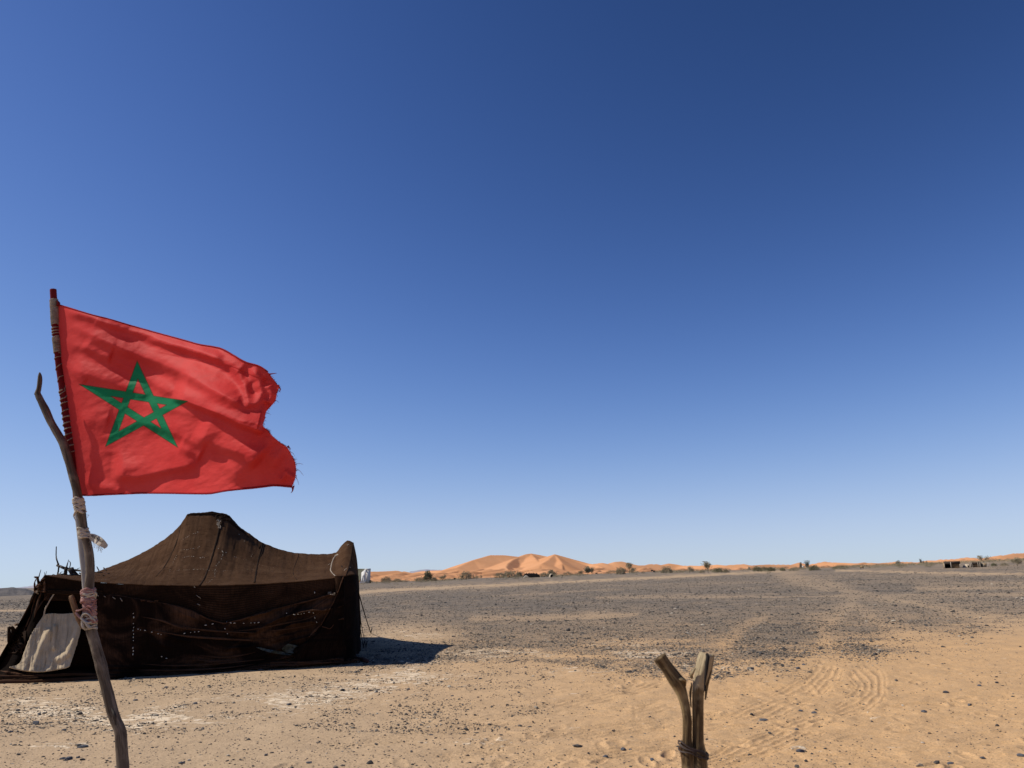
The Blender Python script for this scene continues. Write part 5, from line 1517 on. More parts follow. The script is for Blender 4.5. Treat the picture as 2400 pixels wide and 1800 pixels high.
# concentrate the notch near the fly edge only
PX, PY = S_[..., 0], S_[..., 1]
ZX = PX * 2212 / 750.0; ZY = (PY - 640) * 2212 / 750.0
s = np.linspace(0, 1, NS)[:, None] * np.ones((1, NT)); t = np.ones((NS, 1)) * np.linspace(0, 1, NT)[None]
H = np.zeros_like(ZX)
def fold(pts, amp, wa, wb, fade=0.25, sharp=2.0):
    """fold crest on the cloth: wa = spread above the line, wb = below it (zoomed px)"""
    global H
    d, sd, p = seg_dist(ZX, ZY, pts)
    w = np.where(sd > 0, wb, wa)
    f = np.exp(-(d / w) ** sharp)
    e = smooth(np.sin(np.pi * np.clip(p, 0.0, 1.0)), 0, fade) if fade else 1
    H = H + amp * f * e
fold([(410,240),(640,305),(900,385),(1150,468),(1400,545),(1600,640),(1700,720)], 0.040, 60, 40, 0.3)
fold([(420,300),(620,415),(860,520),(1100,610),(1300,700),(1480,800),(1640,880),(1740,930)], 0.062, 130, 50, 0.7)
fold([(470,640),(620,700),(760,750),(900,800),(1050,850)], 0.022, 80, 38, 0.5)
fold([(1180,850),(1290,885),(1400,925),(1520,970),(1650,1035),(1760,1075),(1830,1090)], 0.075, 150, 24, 0.4)
fold([(1000,450),(1200,505),(1400,560),(1560,600)], 0.018, 34, 24, 0.5)
fold([(1640,690),(1690,760),(1720,860),(1725,960)], 0.026, 50, 34, 0.7)
fold([(1710,640),(1790,740),(1805,830),(1760,960)], 0.030, 40, 44, 0.7)
fold([(1850,760),(1880,840),(1850,910)], 0.02, 30, 30, 0.5)
fold([(1330,1100),(1500,1180),(1700,1250),(1790,1330)], 0.045, 150, 50, 0.5)
fold([(760,1390),(950,1400),(1150,1350),(1390,1300)], 0.042, 150, 45, 0.5)
fold([(1560,1430),(1700,1330),(1830,1240),(1960,1320)], 0.028, 110, 70, 0.5)
fold([(560,1040),(660,1010),(760,1040)], 0.012, 80, 60, 0.5)
fold([(1230,1190),(1320,1230),(1400,1270)], 0.018, 70, 40, 0.5)
fold([(570,480),(680,560),(780,590)], 0.016, 80, 40, 0.5)
fold([(420,600),(520,700),(600,760)], 0.012, 40, 26, 0.5)
fold([(570,1440),(700,1480),(860,1510)], 0.014, 50, 30, 0.5)
fold([(1930,1440),(1975,1380),(2040,1420)], 0.016, 26, 26, 0.4)
H += 0.012 * (fbm(ZX / 260 + ZY / 700, ZY / 190, 901, 4) - 0.5) * smooth(s, 0.02, 0.2) * 2
H += 0.0022 * (fbm(ZX / 70 + ZY / 90, ZY / 45, 902, 4) - 0.5) * 2
H *= smooth(s, -0.02, 0.10)
fold([(430,470),(620,520),(800,600),(980,700),(1120,790),(1260,860)], 0.020, 70, 34, 0.6)
fold([(900,1010),(1100,1060),(1300,1140),(1450,1230)], 0.022, 80, 36, 0.6)
H *= 1.35
DY = 0.05 - 0.62 * s + 0.10 * np.sin(s * 5.2 + t * 1.3) * smooth(s, 0.1, 0.5) - H
# ragged fly edge
rag_ = (s > 0.965) * 0.0
D_ = _f[None, None] + ((PX - 1200) / FPX)[..., None] * CR - ((PY - 900) / FPX)[..., None] * CU
FV = CAM + D_ * ((YP + DY) / D_[..., 1])[..., None]
# pentagram of five strokes, laid out on the cloth
tips = [(948, 608), (1296, 886), (1228, 1204), (730, 1198), (550, 769)]
ctr = np.mean(np.array(tips), 0)
ds = []
for i in range(5):
    a = np.array(tips[i], float); b = np.array(tips[(i + 2) % 5], float)
    nrm = np.array([-(b - a)[1], (b - a)[0]]); nrm /= np.linalg.norm(nrm)
    if (ctr - a) @ nrm < 0: nrm = -nrm
    ds.append((ZX - a[0]) * nrm[0] + (ZY - a[1]) * nrm[1])
ds = np.array(ds)
srt = np.sort(ds, axis=0)
inside = srt[1]
wst = 47.0
stroke = np.max(np.minimum(ds, wst - ds), axis=0)
star = np.minimum(inside, stroke)
cen = FV.reshape(-1, 3).mean(0)
flag = thing('flag', tuple(FV[0, 0]), 'torn red flag with a green five pointed star blowing from the crooked pole', 'flag')
me = mesh_from('flag_cloth', local(FV.reshape(-1, 3), flag), grid_faces(NS, NT), [M_FLAG], True, dict(star=np.clip(star.ravel() / 3.0, -4, 4)))
add('flag_cloth', me, flag)
def edge_strip(name, P, r_, mat=M_HEM, nm=90):
    Q = resample(P, nm)
    return tube_obj(name, Q + [0, -0.001, 0], np.full(nm, r_), mat, flag, 6, 0.15, 1, flag)
edge_strip('hem', FV[:, 0], 0.0030)
edge_strip('hem', FV[:, -1], 0.0035)
r2 = np.random.default_rng(4); parts = []
for k in range(90):
    j = int(r2.uniform(0, NT - 1)) if k < 100 else int(NT * r2.choice([0.06, 0.13, 0.16, 0.62, 0.7, 0.98]) + r2.uniform(-4, 4)) 
    j = min(max(j, 0), NT - 1)
    a = FV[-1, j]; l_ = r2.exponential(0.006) + 0.002; l_ = min(l_, 0.03)
    dr = np.array([r2.uniform(0.2, 1), r2.uniform(-.3, .3), r2.uniform(-0.9, 0.5)]); dr /= np.linalg.norm(dr)
    parts.append(tube(resample([a - dr * 0.003, a + dr * l_ * .5 + [0, 0, r2.uniform(-.003, .003)], a + dr * l_ + [0, 0, -l_ * .25]], 6), np.linspace(0.0009, 0.0003, 6), 4))
for (pts) in [[(1862,700),(1885,695),(1912,692)], [(2020,1478),(2022,1500),(2012,1520)], [(2030,1470),(2025,1500),(2018,1515)], [(1990,1195),(2006,1215),(2004,1222)], [(1930,790),(1938,805),(1930,822)]]:
    P_ = np.array([at(*Z1(*p), YP - 0.55) for p in pts]); parts.append(tube(resample(P_, 10), np.linspace(0.003, 0.0008, 10), 5, .3))
V_, F_, U_, T_ = merge(parts)
add('frayed_threads', mesh_mixed('frayed_threads', local(V_, flag), F_, U_, T_, [M_HEM]), flag, kind='stuff')

# ------------------------------------------------------------------ forked post at the right
YF = 1.95
pb = at(1622, 1800, YF)
fork = thing('forked_post', (pb[0], YF, 0), 'split wooden post forked at the top and bound with wire, standing in the foreground sand', 'post')
def fork_part(name, pts, n=80, nseg=22, rough=0.08, seed=0, mat=M_FORK, tip=None, extend=True, flat=None, label=None):
    P_, R_ = px_tube(pts, YF, n)
    if extend:
        lowp = resample([[P_[0][0] + (pb[0] - P_[0][0]) * .2, P_[0][1], -0.05, R_[0] * 1.1], [P_[0][0], P_[0][1], 0.6, R_[0] * 1.06], [*P_[0], R_[0]]], 40)
        P_ = np.vstack([lowp[:-1, :3], P_]); R_ = np.r_[lowp[:-1, 3], R_]
    V_, F_, U_, T_ = tube(P_, R_, nseg, rough, seed, flat=flat)
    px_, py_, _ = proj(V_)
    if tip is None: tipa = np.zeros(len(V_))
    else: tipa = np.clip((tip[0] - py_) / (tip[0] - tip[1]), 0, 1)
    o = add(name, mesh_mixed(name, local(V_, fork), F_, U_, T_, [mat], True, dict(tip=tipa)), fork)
    if label: o['label'] = label
    return o
fork_part('left_half', [(1613,1800,33),(1612,1770,31),(1611,1740,25),(1611,1711,23),(1611,1690,23),(1609,1672,22),(1605,1650,23),(1600,1632,26),(1595,1618,30),(1590,1606,35),(1585,1596,38),(1578,1586,36),(1569,1573,32),(1560,1560,31),(1552,1549,32),(1546,1540,33)], 110, 24, 0.10, 1, tip=None, label='left half of the split post, cut off slanting')
fork_part('right_half', [(1641,1800,38),(1640,1770,34),(1637,1745,29),(1636,1711,27),(1636,1680,27),(1635.5,1650,27),(1636,1625,28),(1638,1606,30),(1641,1590,33),(1646,1570,36),(1650,1552,37),(1653,1540,36),(1655,1532,31)], 110, 24, 0.08, 2, tip=(1640, 1590), label='right half of the split post, top painted pale as sunlit')
fork_part('knob', [(1588,1594,10,-.012),(1597,1594,17,-.012),(1603,1597,13,-.01),(1605,1607,8,-.008)], 30, 14, 0.3, 3, tip=None, extend=False)
fork_part('bark_strip', [(1619.5,1658,3),(1618.5,1640,4),(1618,1622,6),(1621,1606,4),(1620,1600,3)], 30, 8, 0.3, 4, extend=False)
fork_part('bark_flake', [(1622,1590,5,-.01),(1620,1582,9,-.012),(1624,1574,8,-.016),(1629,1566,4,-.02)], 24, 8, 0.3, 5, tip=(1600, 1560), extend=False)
fork_part('crack', [(1651,1620,3,-.031),(1652,1600,5,-.033),(1655,1575,8,-.034),(1657,1555,9,-.034),(1659,1540,9,-.032),(1656,1532,6,-.028)], 40, 8, 0.2, 6, mat=M_CRACK, extend=False)
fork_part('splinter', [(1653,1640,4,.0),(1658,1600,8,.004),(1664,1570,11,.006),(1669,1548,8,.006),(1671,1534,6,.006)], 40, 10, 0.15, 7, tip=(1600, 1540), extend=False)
fork_part('outer_stake', [(1603,1800,9),(1600,1775,9),(1597,1755,9),(1596,1746,7),(1600,1736,3)], 40, 10, 0.1, 8, mat=M_PEG)
fork_part('outer_stake', [(1656,1800,7,.01),(1654,1775,6,.01),(1651,1755,5,.01),(1649,1742,3,.01)], 40, 10, 0.1, 9)
parts = []
for k in range(4):
    c = at(1625, 1752 + k * 4.5, YF); rx = 27 / FPX * YF * 1.05; ph = np.linspace(0, 2 * np.pi, 50)
    tl = [0.5, 0.42, 0.55, 0.30][k]
    ring = np.stack([c[0] + rx * 1.08 * np.cos(ph), c[1] + 0.026 * np.sin(ph) * 1.0 - 0.0, c[2] - rx * tl * np.cos(ph) + 0.002 * np.sin(4 * ph + k)], 1)
    parts.append(tube(ring, np.full(50, 0.0019), 6, 0, k, cap=False))
V_, F_, U_, T_ = merge(parts)
add('wire_binding', mesh_mixed('wire_binding', local(V_, fork), F_, U_, T_, [M_WIRE]), fork, label='rusty wire wound round both halves')

# ------------------------------------------------------------------ far shrubs, trees, shelters
def fd(px, py, far=265.0):
    """distance at which that viewing direction meets the plain, or the plain's far edge"""
    d = ray(px, py); d = d / math.hypot(d[0], d[1])
    q = np.linspace(40, 275, 600)
    h = CAM[2] + d[2] * q - plain_height(d[0] * q, d[1] * q)
    k = np.where(h <= 0)[0]
    return float(q[k[0]]) if len(k) else far
def far_base(px, py, D=None):
    """place on the ground along that viewing direction; beyond the plain's edge at a chosen distance"""
    if D is None:
        hz = horizon(px); D = 1.6 * FPX / max(py - hz, 6.0); D = min(max(D, 60), 300)
    d = ray(px, py); d = d / math.hypot(d[0], d[1])
    x, y = d[0] * D, d[1] * D
    return np.array([x, y, CAM[2] + d[2] * D])
def shrub(px, py, wpx, hpx, label, mat=M_LEAF, D=None, dens=1.0, kind='shrub', cat='bush', trunk=0.15, seed=0, group='desert shrubs along the far edge of the gravel plain', name='desert_shrub', sparse=False):
    p = far_base(px, py, D); Dd = np.hypot(p[0], p[1])
    gz = float(plain_height(np.array([p[0]]), np.array([p[1]]))[0])
    W = wpx / FPX * Dd; Hh = hpx / FPX * Dd
    root = thing(name, (p[0], p[1], min(p[2], gz)), label, cat, group)
    base_z = root.location[2]; Hh = Hh + max(0, p[2] - base_z)
    r2 = np.random.default_rng(1000 + seed)
    # stems
    parts = []; tipsl = []
    ns = 9 if not sparse else 7
    for k in range(ns):
        a = r2.uniform(0, 2 * np.pi); rr = W * 0.5 * r2.uniform(0.25, 0.95); hh = Hh * r2.uniform(0.55, 0.95) * (1 if cat == 'tree' else (1 - 0.55 * (rr / (W * 0.5)) ** 2))
        p1 = np.array([rr * .35 * math.cos(a), rr * .35 * math.sin(a), hh * .5]); p2 = np.array([rr * math.cos(a), rr * math.sin(a) * .8, hh])
        b_ = np.array([0.0, 0, -0.1]) if cat == 'tree' else np.array([p1[0] * .5, p1[1] * .5, -0.1])
        parts.append(tube(resample([b_, b_ * .3 + [0, 0, Hh * trunk], p1, p2], 8), np.linspace(0.020, 0.006, 8) * min(Hh, 4) / 2.0 * (1.6 if cat == 'tree' else 1), 5))
        tipsl += [p1 * .4 + p2 * .6, p2]
        for q in range(3):
            p3 = p2 + r2.normal(0, 1, 3) * [W * .12, W * .1, Hh * .10]; tipsl.append(p3); parts.append(tube(np.array([p1 * .5 + p2 * .5, (p2 + p3) / 2, p3]), np.array([.012, .008, .004]) * Hh / 2, 4))
    V_, F_, U_, T_ = merge(parts)
    add('stems' if cat != 'tree' else 'trunk', mesh_mixed('stems', V_, F_, U_, T_, [M_BRANCH]), root)
    # foliage: small leaf clumps gathered round the twig ends
    nf = int(1500 * dens)
    cl = np.array(tipsl)[r2.integers(0, len(tipsl), nf)]
    ctrs = cl + r2.normal(0, 1, (nf, 3)) * [W * .085, W * .085, Hh * .10]
    if not sparse:
        ncl = nf // 2
        u_ = r2.normal(0, 1, (ncl, 3)); u_ /= np.linalg.norm(u_, axis=1)[:, None]
        lob = 1 + 0.35 * (fbm(u_[:, 0] * 3 + seed, u_[:, 2] * 3 + u_[:, 1] * 2, seed, 3) - .5) * 2
        if cat == 'tree':
            ctrs[:ncl] = u_ * [W * .46, W * .40, Hh * .40] * (r2.uniform(0.55, 1, ncl) * lob)[:, None] + [0, 0, Hh * .58]
        else:
            ncl = int(nf * .85); u_ = r2.normal(0, 1, (ncl, 3)); u_ /= np.linalg.norm(u_, axis=1)[:, None]; u_[:, 2] = np.abs(u_[:, 2])
            lob = 1 + 0.45 * (fbm(u_[:, 0] * 4 + seed, u_[:, 2] * 2 + u_[:, 1] * 2, seed, 3) - .5) * 2
            ctrs[:ncl] = u_ * [W * .50, W * .42, Hh * .95] * (r2.uniform(0.35, 1, ncl) ** .5 * lob)[:, None]
    ctrs[:, 2] = np.clip(ctrs[:, 2], 0.02 * Hh, Hh * 1.03)
    sz = (0.046 if not sparse else 0.034) * min(Hh, W * 1.1 + .3) * r2.uniform(0.6, 1.5, nf)
    d1 = r2.normal(0, 1, (nf, 3)); d1[:, 2] += 0.6; d1 /= np.linalg.norm(d1, axis=1)[:, None]
    d2 = np.cross(d1, r2.normal(0, 1, (nf, 3))); d2 /= np.linalg.norm(d2, axis=1)[:, None]
    A = ctrs - d1 * sz[:, None] ; B = ctrs + d2 * sz[:, None] * .6; Cc = ctrs + d1 * sz[:, None] * 1.3; Dq = ctrs - d2 * sz[:, None] * .6
    V_ = np.stack([A, B, Cc, Dq], 1).reshape(-1, 3)
    F_ = np.arange(nf * 4).reshape(-1, 4)
    add('foliage' if cat != 'tree' else 'crown', mesh_from('foliage', V_, F_, [mat], False), root)
    return root
SH = [  # px, base py, width, height, label, options
    (906,1363,26,12,'low olive bush just right of the white canvas tent',{}),
    (931,1363,22,8,'flat olive bush, second to the right of the white canvas tent',{}),
    (868,1365,9,6,'tiny bush at the foot of the white canvas tent',{'dens':.5}),
    (982,1361,24,9,'low spreading bush left of the round tall one',{}),
    (1002,1360,21,20,'tall round dark bush, tallest left of the big dune',{'mat':M_LEAF_D}),
    (1018,1361,14,9,'small low bush right of the tallest round one',{}),
    (1037,1360,20,13,'brownish twiggy bush left of a black box',{'sparse':True,'dens':.8}),
    (1092,1357,34,17,'broad olive bush under the left foot of the big dune',{}),
    (1117,1357,18,9,'small ragged bush right of the broad one under the dune',{'sparse':True,'dens':.7}),
    (1128,1355,6,8,'thin leafless sapling by the pale patch of sand',{'sparse':True,'dens':.3}),
    (1172,1354,30,12,'left half of the long bush clump before the black tent',{}),
    (1195,1353,36,16,'highest part of the long bush clump before the black tent',{}),
    (1217,1352,18,13,'right end of the long bush clump, touching the black tent',{}),
    (1276,1351,22,10,'low bush just right of the black tent',{}),
    (1293,1350,20,14,'rounded bush behind the small mound right of the black tent',{}),
    (1330,1348,22,9,'faint low bush below the right slope of the big dune',{'dens':.7}),
    (1362,1347,16,10,'low bush left of the pair of slender trees',{'sparse':True}),
    (1432,1345,24,9,'flat grey bush between the slender trees and a round bush',{'sparse':True}),
    (1455,1345,24,15,'round olive bush right of centre on the plain edge',{}),
    (1482,1343,22,12,'wide bush under the bare leaning tree',{'sparse':True,'dens':1.2}),
    (1508,1343,10,5,'tiny tuft between two bushes on the plain edge',{'dens':.4}),
    (1563,1342,30,14,'broad pale olive dome shaped bush',{}),
    (1616,1341,20,12,'thin brown bush with see-through twigs',{'sparse':True,'dens':.9}),
    (1646,1342,14,6,'low tuft left of the spreading tree',{}),
    (1684,1341,24,11,'bush just right of the spreading tree',{'mat':M_LEAF_D}),
    (1702,1341,14,8,'small end bush right of the spreading tree',{}),
    (1776,1338,20,11,'left bush of the dark oasis clump',{'mat':M_LEAF_D}),
    (1792,1338,22,10,'middle bush of the dark oasis clump',{'mat':M_LEAF_D}),
    (1808,1338,18,10,'right bush of the dark oasis clump before white walls',{'mat':M_LEAF_D}),
    (1835,1337,12,6,'small tuft between the oasis clump and the track',{'mat':M_LEAF_D}),
    (1860,1337,26,7,'low green line of bush beside the track end',{}),
    (1908,1336,24,12,'dark bush right of the track end with raised left side',{'mat':M_LEAF_D}),
    (1969,1333,38,9,'long dark cushion bush right of the track',{'mat':M_LEAF_D}),
    (2108,1330,28,10,'grey bush left of the reed huts, farther one',{'sparse':True}),
    (2180,1329,30,9,'faint grey bush next to the open reed hut',{'sparse':True}),
    (2330,1326,12,6,'dark tuft right of the low reed shelter',{'mat':M_LEAF_D}),
    (2355,1325,16,6,'yellowish low bush right of the reed shelter',{}),
    (2384,1324,16,14,'tangled bush near the right edge of the picture',{'sparse':True}),
]
for i, (px, py, w, h, lab, op) in enumerate(SH):
    shrub(px, py + 1, w, h * 1.05, lab, D=op.get('D', fd(px, py + 1, 255 + (i * 7) % 15)), seed=i, **{k: v for k, v in op.items() if k != 'D'})
TR = [
    (1378,1346,16,17,'slender tree, taller of the pair below the dune slope',{'mat':M_LEAF,'trunk':.4}),
    (1388,1345,9,13,'small slender tree, right one of the pair below the dune slope',{'trunk':.4,'dens':.5}),
    (1477,1342,20,20,'nearly bare tree leaning over a bush',{'sparse':True,'trunk':.4,'dens':.5}),
    (1660,1342,24,22,'spreading thin crowned desert tree standing alone on the plain edge',{'sparse':True,'trunk':.45,'dens':.8}),
    (1877,1329,6,9,'small dark tree left of the round one behind the track',{'mat':M_LEAF_B,'D':410,'trunk':.2}),
    (1893,1328,9,12,'round dark blue green tree behind the end of the track',{'mat':M_LEAF_B,'D':410,'trunk':.3}),
    (1756,1333,6,5,'tiny dark tree on the sand before the distant dunes',{'mat':M_LEAF_B,'D':410,'trunk':.2}),
    (2104,1321,9,6,'lone low dark tree on the skyline right of centre',{'mat':M_LEAF_B,'D':410,'trunk':.2}),
    (2159,1321,5,9,'pointed dark tree, tallest of three on the right skyline',{'mat':M_LEAF_B,'D':410,'trunk':.2}),
    (2165,1321,5,5,'middle dark tree of the three on the right skyline',{'mat':M_LEAF_B,'D':410,'trunk':.2}),
    (2172,1321,4,5,'right dark tree of the three on the right skyline',{'mat':M_LEAF_B,'D':410,'trunk':.2}),
    (2306,1322,18,15,'bare brown tree behind the low reed shelter',{'sparse':True,'trunk':.45,'dens':.5}),
]
for i, (px, py, w, h, lab, op) in enumerate(TR):
    op = dict(op); D_o = op.pop('D', fd(px, py + 1, 262))
    shrub(px, py + 1, w, h * 1.08, lab, D=D_o, seed=100 + i, name='desert_tree', cat='tree', group='small trees on the far plain', **op)

def low_scrub():
    r2 = np.random.default_rng(77); Vs = []
    for k in range(1500):
        px_ = r2.uniform(845, 2420); py_ = horizon(px_) + np.interp(px_, [e[0] for e in EDGE], [e[1] for e in EDGE]) + r2.exponential(1.6) - 0.6
        if fbm(px_ / 45.0, 0.5, 611, 3) < 0.47 and r2.uniform() < .85: continue
        D_s = fd(px_, py_, r2.uniform(255, 275)); p = far_base(px_, py_, D_s)
        gz_ = float(plain_height(p[0:1], p[1:2])[0]); h = r2.uniform(0.25, 0.85); w = r2.uniform(0.5, 1.6)
        n_ = 34
        u_ = r2.normal(0, 1, (n_, 3)); u_ /= np.linalg.norm(u_, axis=1)[:, None]; u_[:, 2] = abs(u_[:, 2])
        c_ = u_ * [w, w, h] * (r2.uniform(.3, 1, n_) ** .5)[:, None] + [p[0], p[1], gz_]
        d1 = r2.normal(0, 1, (n_, 3)); d1 /= np.linalg.norm(d1, axis=1)[:, None]; d2 = np.cross(d1, r2.normal(0, 1, (n_, 3))); d2 /= np.linalg.norm(d2, axis=1)[:, None]
        z_ = r2.uniform(0.05, 0.12, n_)[:, None]
        Vs.append(np.stack([c_ - d1 * z_, c_ + d2 * z_ * .6, c_ + d1 * z_, c_ - d2 * z_ * .6], 1).reshape(-1, 3))
    V_ = np.concatenate(Vs)
    add('low_scrub', mesh_from('low_scrub', V_, np.arange(len(V_)).reshape(-1, 4), [M_LEAF], False), kind='stuff', label='thin dusty scrub along the far edge of the plain')
low_scrub()
def far_box(name, px0, px1, pyb, pyt, D, mat, parent, root, depth=2.0, skew=0.0):
    A = far_base(px0, pyb, D); B = far_base(px1, pyb, D)
    sy = D / max(A[1], 1e-3)
    zt = far_base((px0 + px1) / 2, pyt, D)[2]
    zb = min(A[2], B[2]) - 0.3
    dirv = np.array([A[0], A[1], 0]); dirv = dirv / np.linalg.norm(dirv) * depth
    sk = (B - A) * skew; sk[2] = 0
    V_ = []
    for b in (A, B, B + dirv, A + dirv):
        V_.append([b[0], b[1], zb])
    for b in (A, B, B + dirv, A + dirv):
        V_.append([b[0] + sk[0], b[1] + sk[1], zt])
    F_ = [[0, 3, 2, 1], [4, 5, 6, 7], [0, 1, 5, 4], [1, 2, 6, 5], [2, 3, 7, 6], [3, 0, 4, 7]]
    me = mesh_from(name, local(V_, root), F_, [mat], False, None, np.array([[0, 0], [1, 0], [1, .2], [0, .2], [0, 1], [1, 1], [1, .8], [0, .8]]) * 0.6)
    return add(name, me, parent)
# white canvas tent right of the big one
D = fd(858, 1367)
pw = far_base(855, 1366, D); gz = float(plain_height(pw[0:1], pw[1:2])[0]); pw[2] = gz
wt = thing('canvas_tent', tuple(pw), 'square white canvas tent with rounded flap beyond the right corner of the brown tent', 'tent')
far_box('front_wall', 857, 868, 1366, 1334, D, M_CANVAS, wt, wt, 4.0)
def canvas(name, edgeL, edgeR, mat, D1, D2, bulge, seed, label=None):
    n1, n2 = 30, 30; V_ = np.zeros((n1, n2, 3))
    for j in range(n2):
        w = j / (n2 - 1)
        l_ = np.interp(w, np.linspace(0, 1, len(edgeL)), [p[0] for p in edgeL]), np.interp(w, np.linspace(0, 1, len(edgeL)), [p[1] for p in edgeL])
        r_ = np.interp(w, np.linspace(0, 1, len(edgeR)), [p[0] for p in edgeR]), np.interp(w, np.linspace(0, 1, len(edgeR)), [p[1] for p in edgeR])
        for i in range(n1):
            q = i / (n1 - 1)
            x = l_[0] + (r_[0] - l_[0]) * q; y = l_[1] + (r_[1] - l_[1]) * q
            dd = D1 + (D2 - D1) * q + bulge * math.sin(math.pi * q) * math.sin(math.pi * w) + 0.6 * (float(fbm(q * 4, w * 5, seed, 3)) - .5)
            V_[i, j] = far_base(x, y, dd)
            V_[i, j, 2] = max(V_[i, j, 2], gz)
    o = add(name, mesh_from(name, local(V_.reshape(-1, 3), wt), grid_faces(n1, n2), [mat], True), wt)
    s_ = o.modifiers.new('t', 'SOLIDIFY'); s_.thickness = 0.05
    if label: o['label'] = label
canvas('side_wall', [(847,1342),(845,1352),(843,1366)], [(857,1333),(857,1350),(857,1367)], M_CANVAS, D + 1.5, D - 0.4, -0.8, 1, 'bulging sunlit white flap')
canvas('rear_wall', [(826,1333),(824,1350),(822,1364)], [(855,1333),(846,1350),(842,1364)], M_CANVAS_D, D + 5, D + 1, 0.3, 2, 'grey green shaded side')
far_box('roof', 855.5, 869, 1334.6, 1332.6, D, M_CANVAS, wt, wt, 4.0)
far_box('door', 866, 869.5, 1366, 1360, D - 0.3, M_BLACK, wt, wt, 0.2)
# low black tent in front of the big dune
D = fd(1246, 1353.5, 262)
pk = far_base(1246, 1353, D); gz = float(plain_height(pk[0:1], pk[1:2])[0])
bt = thing('low_tent', (pk[0], pk[1], gz), 'low black tent patched with pale cloth, in front of the big dune', 'tent')
def mound(name, prof, D, depth, mat, root, seed=0):
    n1 = len(prof) * 4; n2 = 13; xs_ = np.linspace(prof[0][0], prof[-1][0], n1)
    ys_ = np.interp(xs_, [p[0] for p in prof], [p[1] for p in prof]); V_ = []
    gz_ = root.location[2]
    for x, y in zip(xs_, ys_):
        top = far_base(x, y, D)
        for q in np.linspace(-1, 1, n2):
            f = max(0, 1 - abs(q) ** 3) * (1 + 0.1 * math.sin(x + q * 5))
            sc_ = (D + q * depth) / D
            V_.append([top[0] * sc_, top[1] * sc_, gz_ - 0.1 + (top[2] - gz_ + .1) * f])
    return add(name, mesh_from(name, local(V_, root), grid_faces(n1, n2)[:, ::-1], [mat], True), root)
mound('tent_cloth', [(1225,1353),(1228,1346.5),(1234,1344.5),(1246,1344),(1258,1344.5),(1264,1347),(1266,1353)], D, 2.2, M_BLACK, bt)
mound('pale_patch', [(1226.5,1353.4),(1230,1349),(1237,1349.5),(1239,1353.4)], D - 2.3, 0.3, M_PALEROCK, bt)
for x in (1233, 1240, 1249, 1256):
    far_box('roof_weight', x, x + 2, 1344.6, 1342.4, D, M_BRANCH, bt, bt, 0.3)
D = fd(1292, 1353, 262)
md = far_base(1292, 1351, D); gz = float(plain_height(md[0:1], md[1:2])[0])
mt_ = thing('small_mound_hut', (md[0], md[1], gz), 'small pale domed hut with black opening right of the low black tent', 'hut')
mound('wall', [(1286,1353),(1288,1347),(1292,1344.5),(1296,1348),(1298,1353)], D, 1.0, M_MUD, mt_)
far_box('door', 1290, 1296, 1350.5, 1346.5, D - 1.3, M_BLACK, mt_, mt_, 0.2)
# black box, goat-like animals
px = far_base(1066, 1357, fd(1066, 1357)); gz = float(plain_height(px[0:1], px[1:2])[0])
bx = thing('oil_drum', (px[0], px[1], gz), 'black drum standing between two bushes left of the big dune', 'drum')
V_, F_, U_, T_ = tube(np.array([[0, 0, -.2], [0, 0, .02], [0, 0, .5], [0, 0, .55], [0, 0, .9], [0, 0, .95]]) * [1, 1, max(.6, (px[2] - gz + .4) / .95)], np.array([.33, .33, .33, .35, .33, .33]), 16)
add('drum_body', mesh_mixed('drum_body', V_, F_, U_, T_, [M_BLACK], False), bx)
def animal(px, py, hpx, label, D=230, flip=1, cat='goat'):
    p = far_base(px, py, D); gz_ = float(plain_height(p[0:1], p[1:2])[0]); Hh = max(hpx / FPX * D, 0.7) + max(0, p[2] - gz_)
    root = thing('goat', (p[0], p[1], gz_), label, cat, 'black goats on the plain')
    L = Hh * 0.9
    me = bpy.data.meshes.new('goat_body')
    vs = [(0, 0, .62), (-.28, 0, .64), (.28, 0, .63), (.42, 0, .82), (.60, 0, .84), (.30, .08, .32), (.30, .08, 0), (.30, -.08, .32), (.33, -.08, 0), (-.32, .08, .34), (-.30, .08, 0), (-.32, -.08, .34), (-.36, -.08, 0), (-.42, 0, .70)]
    ed = [(0, 1), (0, 2), (2, 3), (3, 4), (2, 5), (5, 6), (2, 7), (7, 8), (1, 9), (9, 10), (1, 11), (11, 12), (1, 13)]
    me.from_pydata([(x * Hh * flip, y * Hh, z * Hh) for x, y, z in vs], ed, [])
    me.materials.append(M_GOAT)
    o = add('body', me, root)
    sk = o.modifiers.new('skin', 'SKIN'); 
    rad = [.20, .19, .17, .09, .05, .05, .03, .05, .03, .05, .03, .05, .03, .03]
    for v_, r_ in zip(me.skin_vertices[0].data if me.skin_vertices else [], rad): v_.radius = (r_ * Hh, r_ * Hh)
    if me.skin_vertices: me.skin_vertices[0].data[0].use_root = True
    o.modifiers.new('sub', 'SUBSURF').levels = 1
for a in [(1398,1347,5,'black goat lying beside the pair of slender trees',238,1), (1529,1341,6,'left one of two black goats on the plain right of centre',240,-1), (1533,1343,6,'right one of two black goats on the plain right of centre',236,1)]:
    animal(a[0], a[1], a[2], a[3], fd(a[0], a[1]), a[5])
# white walls behind the oasis clump
for k, (x0, x1, yb, yt, lab) in enumerate([(1780,1783,1333,1328,'narrow white house wall left in the oasis clump'), (1812,1819,1333,1330,'low white house right of the oasis clump'), (1882,1888,1330,1326,'small cream house between the two dark trees')]):
    p = far_base((x0 + x1) / 2, yb, 520); root = thing('white_house', (p[0], p[1], -9.0), lab, 'house', 'far white houses by the oasis')
    far_box('wall', x0, x1, yb + 32, yt, 520, M_CANVAS, root, root, 5.0)
    far_box('roof', x0 - .3, x1 + .3, yt + .3, yt - .4, 519.6, M_MUD, root, root, 5.8)
    far_box('window', x0 + (x1 - x0) * .35, x0 + (x1 - x0) * .55, yb - 1.2, yt + 1.4, 519.4, M_BLACK, root, root, 0.3)
